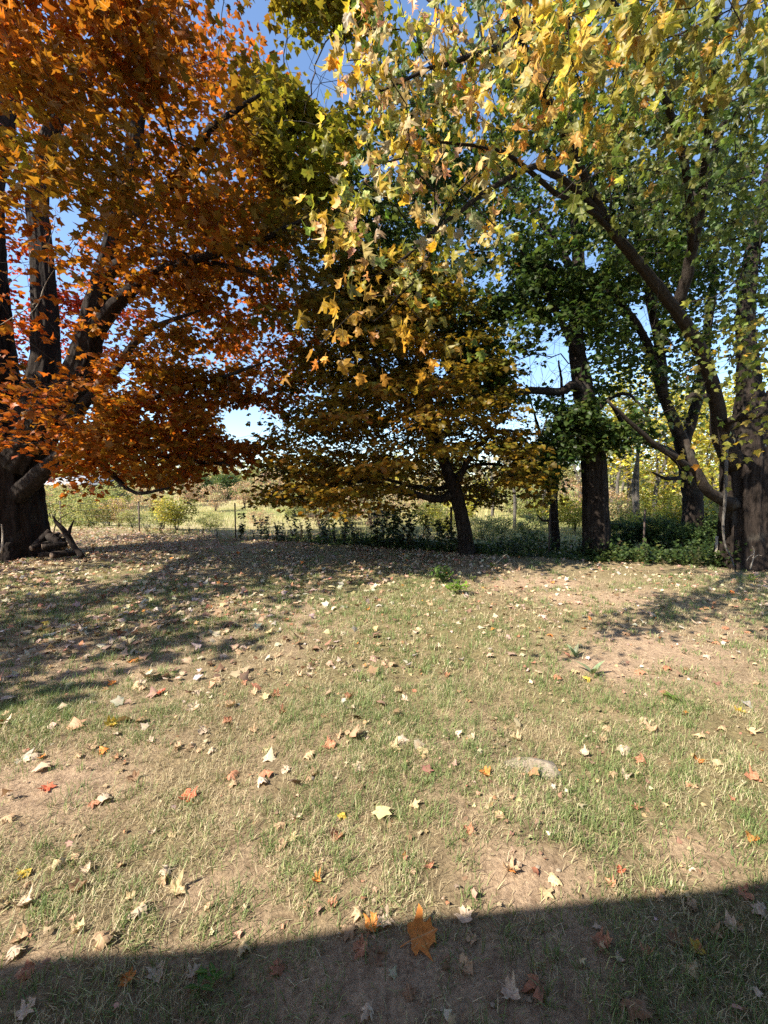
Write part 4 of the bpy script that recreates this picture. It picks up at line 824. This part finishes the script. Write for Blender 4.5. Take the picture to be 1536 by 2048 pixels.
# ------------------------------------------------------------------ weeds, small plants
def blade_leaf(L=1., w=.22, bend=.35, n=4):
    t = np.linspace(0, 1, n+1); ww = w*np.sin(np.pi*np.clip(t, .0, 1)**.8)*.5+.004; z = -bend*t*t
    V = np.r_[np.c_[ww, t*L, z+.25*ww], np.c_[0*t, t*L, z], np.c_[-ww, t*L, z+.25*ww]]; m = n+1; F = []
    for k in range(n): F += [(k, k+1, m+k+1), (k, m+k+1, m+k), (m+k, m+k+1, 2*m+k+1), (m+k, 2*m+k+1, 2*m+k)]
    return V, A(F)
LANCE = [mesh_np('lance_leaf', *blade_leaf(1, w, b), smooth=True) for w, b in ((.3, .35), (.26, .6), (.34, .15))]
for m in LANCE: m.materials.append(M_LEAF1)
def leafy_plant(name, px, py, label, n, L, height, colr, seed, width=.2, stemmed=True, cat='plant', up=(.2, 1.1)):
    g = G(px, py); g[2] = float(gz(A([g[0]]), A([g[1]]))[0]); root = empty(name, g, label, cat); r = np.random.default_rng(seed)
    ns = max(3, n//7); tops = []
    for k in range(ns):
        a = r.uniform(0, 6.28); q = width*r.uniform(.2, 1); top = A([math.cos(a)*q, math.sin(a)*q, height*r.uniform(.5, 1)])
        tops.append(top)
        if stemmed: obj('stem', mesh_np('stem', *tube(A([[0, 0, -.02], top*A([.4, .4, .5]), top]), A([.006, .005, .003])*(height/.3), 5), smooth=True), M_STEM, root)
    for k in range(n):
        tp = tops[k % ns]; f = r.uniform(.35, 1) if stemmed else .02; a = r.uniform(0, 6.28); o = bpy.data.objects.new('leaf', LANCE[k % 3]); COL.objects.link(o); o.parent = root
        c = A(colr)*r.uniform(.7, 1.35)*r.uniform(.9, 1.1, 3); o.color = (*c, 1)
        place_leaf(o, tp*A([f, f, f]), A([math.cos(a), math.sin(a), r.uniform(*up)]), A([-math.cos(a)*.6, -math.sin(a)*.6, 1.]), L*r.uniform(.6, 1.15), A([0, 0, 0]))
    return root
M_STEM = plain('green_stem', (.1, .12, .04), (.2, .2, .08), 20)
leafy_plant('leafy_plant', 912, 1190, 'bright green leafy plant in the sun on the mid lawn', 70, .13, .2, (.16, .3, .035), 1, .2)
leafy_plant('leafy_plant', 888, 1166, 'darker green leafy plant in shade just behind the bright green one', 90, .14, .26, (.07, .16, .03), 2, .26)  # same plant as the sunlit clump, shade put into its darker leaf colour
leafy_plant('leafy_plant', 948, 1162, 'tiny green seedling right of the two leafy plants', 16, .07, .08, (.16, .26, .04), 3, .08)
leafy_plant('leafy_plant', 980, 1140, 'small yellow green seedling on shaded litter near the fence', 22, .09, .14, (.16, .24, .04), 4, .1)
leafy_plant('sprout', 1185, 1348, 'pale bluish green sprout of broad upright blades', 8, .15, .03, (.25, .36, .2), 5, .03, False, up=(1.2, 3))
leafy_plant('sprout', 1150, 1312, 'thinner bluish sprout left of the broad bladed one', 6, .13, .03, (.24, .34, .18), 6, .03, False, up=(1.6, 4))
leafy_plant('leafy_plant', 412, 1948, 'small dark green weed at the shadow edge lower left', 16, .05, .05, (.07, .17, .03), 7, .035)
leafy_plant('leafy_plant', 130, 1108, 'small weed with pale leaves in front of the log pile', 30, .1, .3, (.26, .32, .1), 8, .15)
leafy_plant('leafy_plant', 1330, 1392, 'low green clover patch in the grass at right', 26, .05, .04, (.13, .22, .04), 9, .09)
leafy_plant('leafy_plant', 1500, 1165, 'little green weed in front of massive trunk', 24, .1, .15, (.18, .26, .05), 10, .15)
def weed_tpl(seed, h, n, colr):
    r = np.random.default_rng(seed); b = Bag(); pos = []; T = []
    for k in range(r.integers(2, 4)):
        top = A([r.normal()*.12*h, r.normal()*.12*h, h*r.uniform(.7, 1)]); pts, rad = smooth_path(A([[r.normal()*.04, r.normal()*.04, -.03], top*.5+r.normal(size=3)*.03, top]), A([.008, .006, .003]), .08); b.add(*tube(pts, rad, 4))
        for q in range(n):
            f = r.uniform(.2, 1); a = r.uniform(0, 6.28); pos.append(pts[int(f*(len(pts)-1))]+r.normal(size=3)*.02); T.append([math.cos(a), math.sin(a), r.uniform(-.3, .9)])
    pos = A(pos); T = A(T); n = len(pos); c = A(colr)*r.uniform(.6, 1.4, (n, 1))
    f = leaves_mesh('foliage', pos, T, np.c_[r.normal(size=(n, 2))*.5, np.ones(n)], r.uniform(.05, .12, n), c, 8); f.materials.append(M_LEAF)
    return b.mesh('stems', None, True), None, f
WT = [weed_tpl(200+k, 1., 26, ((.05, .07, .025), (.07, .08, .03), (.1, .08, .04), (.05, .08, .025))[k % 4]) for k in range(6)]
R3 = random.Random(9)
for k in range(64):
    if k < 44: px = 480+k*10+R3.uniform(-26, 26); s_ = R3.choice([.4, .6, .8, 1., 1.2])*R3.uniform(.85, 1.1)*(1.2 if 640 < px < 800 else .9)
    elif k < 54: px = 950+(k-44)*50+R3.uniform(-20, 20); s_ = R3.uniform(.4, .65)
    else: px = 180+(k-54)*28; s_ = R3.uniform(.3, .55)
    # walk along the fence line: the point of it that lies on this line of sight
    u = (px-768)/FPX; Y = 10.5/(1+.40*u)+R3.uniform(-.2, 1.6); x = u*Y
    o = empty('fence_weed', (x, Y, float(gz(A([x]), A([Y]))[0])-.01), ('slender dark weed just right of the second fence post' if px < 560 else 'dark upright weed silhouetted before the tan field, left half' if px < 640 else 'tall dense dark weed in front of the pinkish shrub' if px < 740 else 'dark leafy weed in the thickest clump left of leaning trunk' if px < 830 else 'short dark weed nearest the left side of the leaning trunk') if k < 44 else 'low leafy weed in the shaded undergrowth between the right trunks' if k < 54 else 'low sunlit weed at the lawn edge between log pile and shrub', 'weed', 'tall dark weeds along the fence' if k < 44 else 'low weeds between right trunks' if k < 54 else 'low weeds at left lawn edge')
    o.scale = (s_, s_, s_); o.rotation_euler = (0, 0, R3.uniform(0, 6.28)); t_ = WT[k % 6]
    obj('stems', t_[0], M_TWIG, o); tag(obj('foliage', t_[2], None, o), kind='stuff')

# ------------------------------------------------------------------ wire fence
fp = [(P(px, 1000, Y)[0], Y) for px, Y in ((20, 17.2), (120, 16.2), (277, 14.3), (470, 12.6), (690, 11.3), (903, 10.35), (1100, 9.7), (1290, 9.4), (1437, 8.1))]
root = empty('wire_fence', (fp[3][0], fp[3][1], 0), 'thin steel post and wire fence along the back of the lawn', 'fence')
for k, (x, y) in enumerate(fp):
    z = float(gz(A([x]), A([y]))[0]); h = 1.12 if k < 8 else .62; w = .022
    b = Bag(); b.add(*tube(A([[0, 0, -.2], [.012*((k*7) % 5-2), 0, h]]), [w*.62, w*.62], 6)); 
    b.add(A([[-.03, -.004, -.2], [.03, -.004, -.2], [.03, -.004, h], [-.03, -.004, h], [-.03, .004, -.2], [.03, .004, -.2], [.03, .004, h], [-.03, .004, h]])*A([.7, 1, .995])+A([0, -.016, 0]), A([[0, 1, 2, 3], [5, 4, 7, 6], [4, 0, 3, 7], [1, 5, 6, 2], [3, 2, 6, 7], [4, 5, 1, 0]]))
    obj('post', b.mesh('post'), M_RUST if k < 8 else M_PALE, root, (x-fp[3][0], y-fp[3][1], z))
for hz in (.3, .55, .8, 1.02):
    pts = [];
    for (x0, y0), (x1, y1) in zip(fp[:-2], fp[1:-1]):
        for q in np.linspace(0, 1, 5)[:-1]: pts.append((x0+(x1-x0)*q, y0+(y1-y0)*q-.03, hz-.03*math.sin(math.pi*q)+float(gz(A([x0+(x1-x0)*q]), A([y0+(y1-y0)*q]))[0])))
    obj('wire', mesh_np('wire', *tube(A(pts)-A([fp[3][0], fp[3][1], 0]), np.full(len(pts), .0022), 4)), M_WIRE, root)

# ------------------------------------------------------------------ log pile, dead branches, stone, vines
def log(name, a, b, r0, r1, label, group='cut logs at the foot of the orange maple', bend=0., mat=M_BARK, cat='log', cut=True, sides=14):
    a = A(a, float); b = A(b, float); L = np.linalg.norm(b-a); pts, rad = smooth_path(A([a, (a+b)/2+A([0, 0, bend*L]), b]), A([r0, (r0+r1)/2, r1]), .07)
    root = empty(name, a, label, cat, group)
    V, F = tube(pts, rad, sides, bark_ridge(int(abs(a[0]*97+a[2]*31)) % 50, .06)); obj('bark', mesh_np('bark', V-a, F, smooth=True), mat, root)
    if cut:
        for p, q, rr in ((pts[0], pts[1], rad[0]), (pts[-1], pts[-2], rad[-1])):
            d = (p-q)/np.linalg.norm(p-q); V, F = tube(A([p-d*.01, p+d*.004]), [rr*.92, rr*.9], sides); obj('cut_end', mesh_np('cut_end', V-a, F), M_CUT, root)
    return root
Yp = 8.75
log('log', P(84, 1094, Yp-.2), P(134, 1088, Yp+.1), .066, .055, 'cut log with round pale end facing the lawn, middle of the pile')
log('log', P(62, 1097, Yp-.15), P(104, 1084, Yp+.25), .06, .05, 'cut log with pale end nearest the big orange maple trunk')
log('log', P(78, 1110, Yp-.25), P(136, 1105, Yp), .05, .06, 'lower cut log at the front of the pile')
log('log', P(103, 1111, Yp-.35), P(152, 1106, Yp+.1), .07, .05, 'ground log at the right front of the pile with pale end')
log('log', P(70, 1092, Yp+.1), P(100, 1062, Yp+.3), .075, .07, 'dark log leaning up against the orange maple trunk')
log('log', P(98, 1072, Yp+.25), P(128, 1094, Yp+.1), .085, .08, 'dark log sloping down to the right on the pile')
log('log', P(112, 1066, Yp+.35), P(118, 1104, Yp+.4), .08, .08, 'thick dark log standing at the back of the pile')
log('log', P(90, 1086, Yp+.3), P(132, 1082, Yp+.5), .08, .075, 'dark log lying across the back of the pile')
fb = empty('dead_branch', P(165, 1114, Yp-.1), 'dark forked dead branch sticking up from the log pile', 'branch')
b0 = P(165, 1114, Yp-.1)
for nm, lst, rad in (('stem', [(165, 1113, Yp-.1), (147, 1092, Yp), (136, 1072, Yp), (122, 1054, Yp), (112, 1044, Yp), (107, 1032, Yp)], [.05, .055, .055, .045, .035, .012]), ('fork', [(137, 1074, Yp), (140, 1058, Yp), (148, 1040, Yp)], [.035, .03, .01]), ('fork', [(136, 1076, Yp), (124, 1070, Yp+.05), (116, 1080, Yp+.1)], [.04, .035, .02])):
    pts, rr = smooth_path(L_(*lst), A(rad), .06); V, F = tube(pts, rr, 8, bark_ridge(5, .08)); obj(nm, mesh_np(nm, V-b0, F, smooth=True), M_BARK, fb)
def twigthing(name, label, cat, lists, mat):
    b0 = P(*lists[0][0][0]); root = empty(name, b0, label, cat)
    for k, (lst, rad) in enumerate(lists):
        pts, rr = smooth_path(L_(*lst), A(rad), .05); V, F = tube(pts, rr, 6); obj('stem' if k == 0 else 'side_twig', mesh_np('stem', V-b0, F, smooth=True), mat, root)
twigthing('dead_twig', 'thin curved dead twig arching right above the log pile', 'twig', [([(106, 1072, Yp), (112, 1048, Yp), (122, 1036, Yp), (138, 1027, Yp), (156, 1021, Yp), (200, 1022, Yp)], [.014, .012, .01, .008, .006, .003]), ([(128, 1032, Yp), (122, 1022, Yp), (100, 1011, Yp)], [.006, .005, .002]), ([(156, 1021, Yp), (160, 1012, Yp), (163, 1006, Yp)], [.005, .003, .002])], M_TWIG)
twigthing('bent_stick', 'pale bent stick leaning at the left edge of the orange maple trunk', 'stick', [([(2, 1106, 8.2), (5, 1085, 8.25), (5, 1065, 8.3), (3, 1048, 8.3)], [.02, .018, .016, .012])], M_PALE)
twigthing('vine_stem', 'pale vine stem running down the massive trunk', 'vine', [([(1453, 880, 7.5), (1452, 940, 7.45), (1450, 1000, 7.45), (1446, 1050, 7.4), (1450, 1090, 7.3), (1462, 1115, 7.1), (1468, 1134, 6.9)], [.03, .032, .028, .022, .016, .013, .012])], M_BARKG)
twigthing('dry_stalk', 'pale dry branching stalk at the foot of the massive trunk', 'stalk', [([(1500, 1138, 6.8), (1506, 1118, 6.8), (1508, 1100, 6.8), (1504, 1092, 6.8)], [.012, .01, .007, .003]), ([(1506, 1118, 6.8), (1516, 1110, 6.8), (1524, 1112, 6.7)], [.006, .005, .002]), ([(1507, 1108, 6.8), (1498, 1114, 6.8), (1493, 1122, 6.7)], [.006, .004, .002])], M_PALE)
twigthing('loose_vine', 'pale looping vine arching out of the litter before the fence', 'vine', [([(990, 1128, 8.3), (1000, 1120, 8.3), (1008, 1112, 8.3), (1013, 1109, 8.3), (1018, 1114, 8.3), (1020, 1124, 8.3)], [.008, .008, .008, .008, .007, .005])], M_PALE)
twigthing('hanging_twigs', 'pale dead twigs hanging before the stem of the orange maple', 'twig', [([(50, 640, 6.5), (75, 610, 6.5), (86, 580, 6.5), (95, 560, 6.5), (108, 540, 6.4)], [.004, .007, .008, .006, .003]), ([(0, 650, 6.5), (30, 632, 6.5), (62, 612, 6.5), (84, 596, 6.5)], [.004, .006, .007, .007]), ([(98, 545, 6.5), (97, 488, 6.5), (108, 455, 6.5), (112, 410, 6.5)], [.006, .005, .004, .002]), ([(97, 488, 6.5), (85, 480, 6.5), (58, 484, 6.5)], [.005, .004, .002]), ([(88, 482, 6.5), (92, 462, 6.5), (84, 445, 6.5)], [.004, .003, .002])], M_PALE)
# flat stone
g = G(1060, 1532); r_ = np.random.default_rng(12); a = np.linspace(0, 6.283, 18, endpoint=False); R = np.r_[.17, .16, .15, .13, .125, .12, .13, .15, .16, .165, .15, .13, .12, .11, .115, .12, .14, .16]*r_.uniform(.9, 1.1, 18)
rings = [(1.04, -.03), (1, -.004), (.93, .006), (.6, .014), (.25, .012)]
V = np.concatenate([np.c_[np.cos(a)*R*q, np.sin(a)*R*q*.8, np.full(18, z)+r_.normal(size=18)*.003] for q, z in rings]+[[[0, 0, .013]]]); F = []
for k in range(4):
    for j in range(18): F += [(k*18+j, k*18+(j+1) % 18, (k+1)*18+(j+1) % 18), (k*18+j, (k+1)*18+(j+1) % 18, (k+1)*18+j)]
F += [(72+j, 72+(j+1) % 18, 90) for j in range(18)]
tag(obj('flat_stone', mesh_np('flat_stone', V, F), M_STONE, None, (g[0], g[1], float(gz(A([g[0]]), A([g[1]]))[0])-.004)), 'flat pale stone sunk in the lawn right of centre', 'stone')
# pebbles on the bare soil
for k in range(7):
    px, py, lb = [(1117, 1742, 'small round pale pebble on the bare patch at right'), (1365, 1752, 'tiny white stone on right bare patch at the shadow edge'), (985, 2000, 'tiny white pebble in the shade at the bottom'), (1060, 1990, 'tiny white pebble right of the long folded brown leaf'), (885, 2010, 'small beige stone chip on shaded soil'), (860, 1990, 'beige chip left of other stone chips'), (1075, 1738, 'small stone on bare soil left of the round pebble')][k]
    g = G(px, py); r_ = np.random.default_rng(k); d = r_.normal(size=(26, 3)); d /= np.linalg.norm(d, axis=1)[:, None]
    import bmesh
    bm = bmesh.new(); [bm.verts.new(q*A([.009, .007, .005])*r_.uniform(.8, 1.3)) for q in d]; bmesh.ops.convex_hull(bm, input=bm.verts); m = bpy.data.meshes.new('pebble'); bm.to_mesh(m); bm.free()
    tag(obj('pebble', m, M_STONE, None, (g[0], g[1], float(gz(A([g[0]]), A([g[1]]))[0])+.004)), lb, 'pebble')

# ------------------------------------------------------------------ shed far left, house behind the camera
def box(x0, x1, y0, y1, z0, z1): return A([[x, y, z] for z in (z0, z1) for y in (y0, y1) for x in (x0, x1)], float), A([[0, 2, 3, 1], [4, 5, 7, 6], [0, 1, 5, 4], [2, 6, 7, 3], [0, 4, 6, 2], [1, 3, 7, 5]])
sx, sy = P(165, 950, 34)[0], 34.; szz = float(gz(A([sx]), A([sy]))[0])
shed = empty('open_shed', (sx, sy, szz), 'dark open shed with grey sloping roof far behind the log pile', 'shed')
for x in (-2.3, 0, 2.3):
    obj('post', mesh_np('post', *box(x-.08, x+.08, -1.5, -1.34, -.2, 2.2)), M_BARKG, shed)
for k in range(12): obj('board', mesh_np('board', *box(-2.4+k*.4, -2.02+k*.4, 1.4+.01*(k % 2), 1.43+.01*(k % 2), -.2, 2.8)), M_WOOD, shed)
V, F = box(-2.7, 2.7, -1.9, 1.9, 0, .07); V[:, 2] += 2.45+V[:, 1]*.22; obj('roof', mesh_np('roof', V, F), M_ROOF, shed)
e0, e1 = G(0, 1955), G(1536, 1768); EH = 2.55
o0, o1 = [SH*(EH+.16-float(gz(A([e[0]]), A([e[1]]))[0]))/math.tan(SUN_EL) for e in (e0, e1)]; q0 = e0[:2]-o0; q1 = e1[:2]-o1; ang = math.atan2(q1[1]-q0[1], q1[0]-q0[0]); mid = (q0+q1)/2
house = empty('house', (mid[0], mid[1], 0), 'house behind the viewer whose eave shades the nearest ground', 'house'); house.rotation_euler = (0, 0, ang)
V, F = box(-9, 9, -4.5, 0, 0, .14); V[:, 2] += EH+.02-V[:, 1]*.42; obj('roof', mesh_np('roof', V, F), M_ROOF, house)
obj('fascia', mesh_np('fascia', *box(-9, 9, .003, .03, EH-.12, EH+.16)), M_SIDING, house)
for k in range(13): 
    V, F = box(-8.7, 8.7, -.62, -.6, .25+k*.19, .25+k*.19+.188); V[4:, 1] -= .012; obj('siding_board', mesh_np('siding_board', V, F), M_SIDING, house)
obj('wall_base', mesh_np('wall_base', *box(-8.7, 8.7, -.9, -.64, -.1, 2.75)), M_STONE, house)
print('tris', sum(len(m.polygons) for m in bpy.data.meshes))
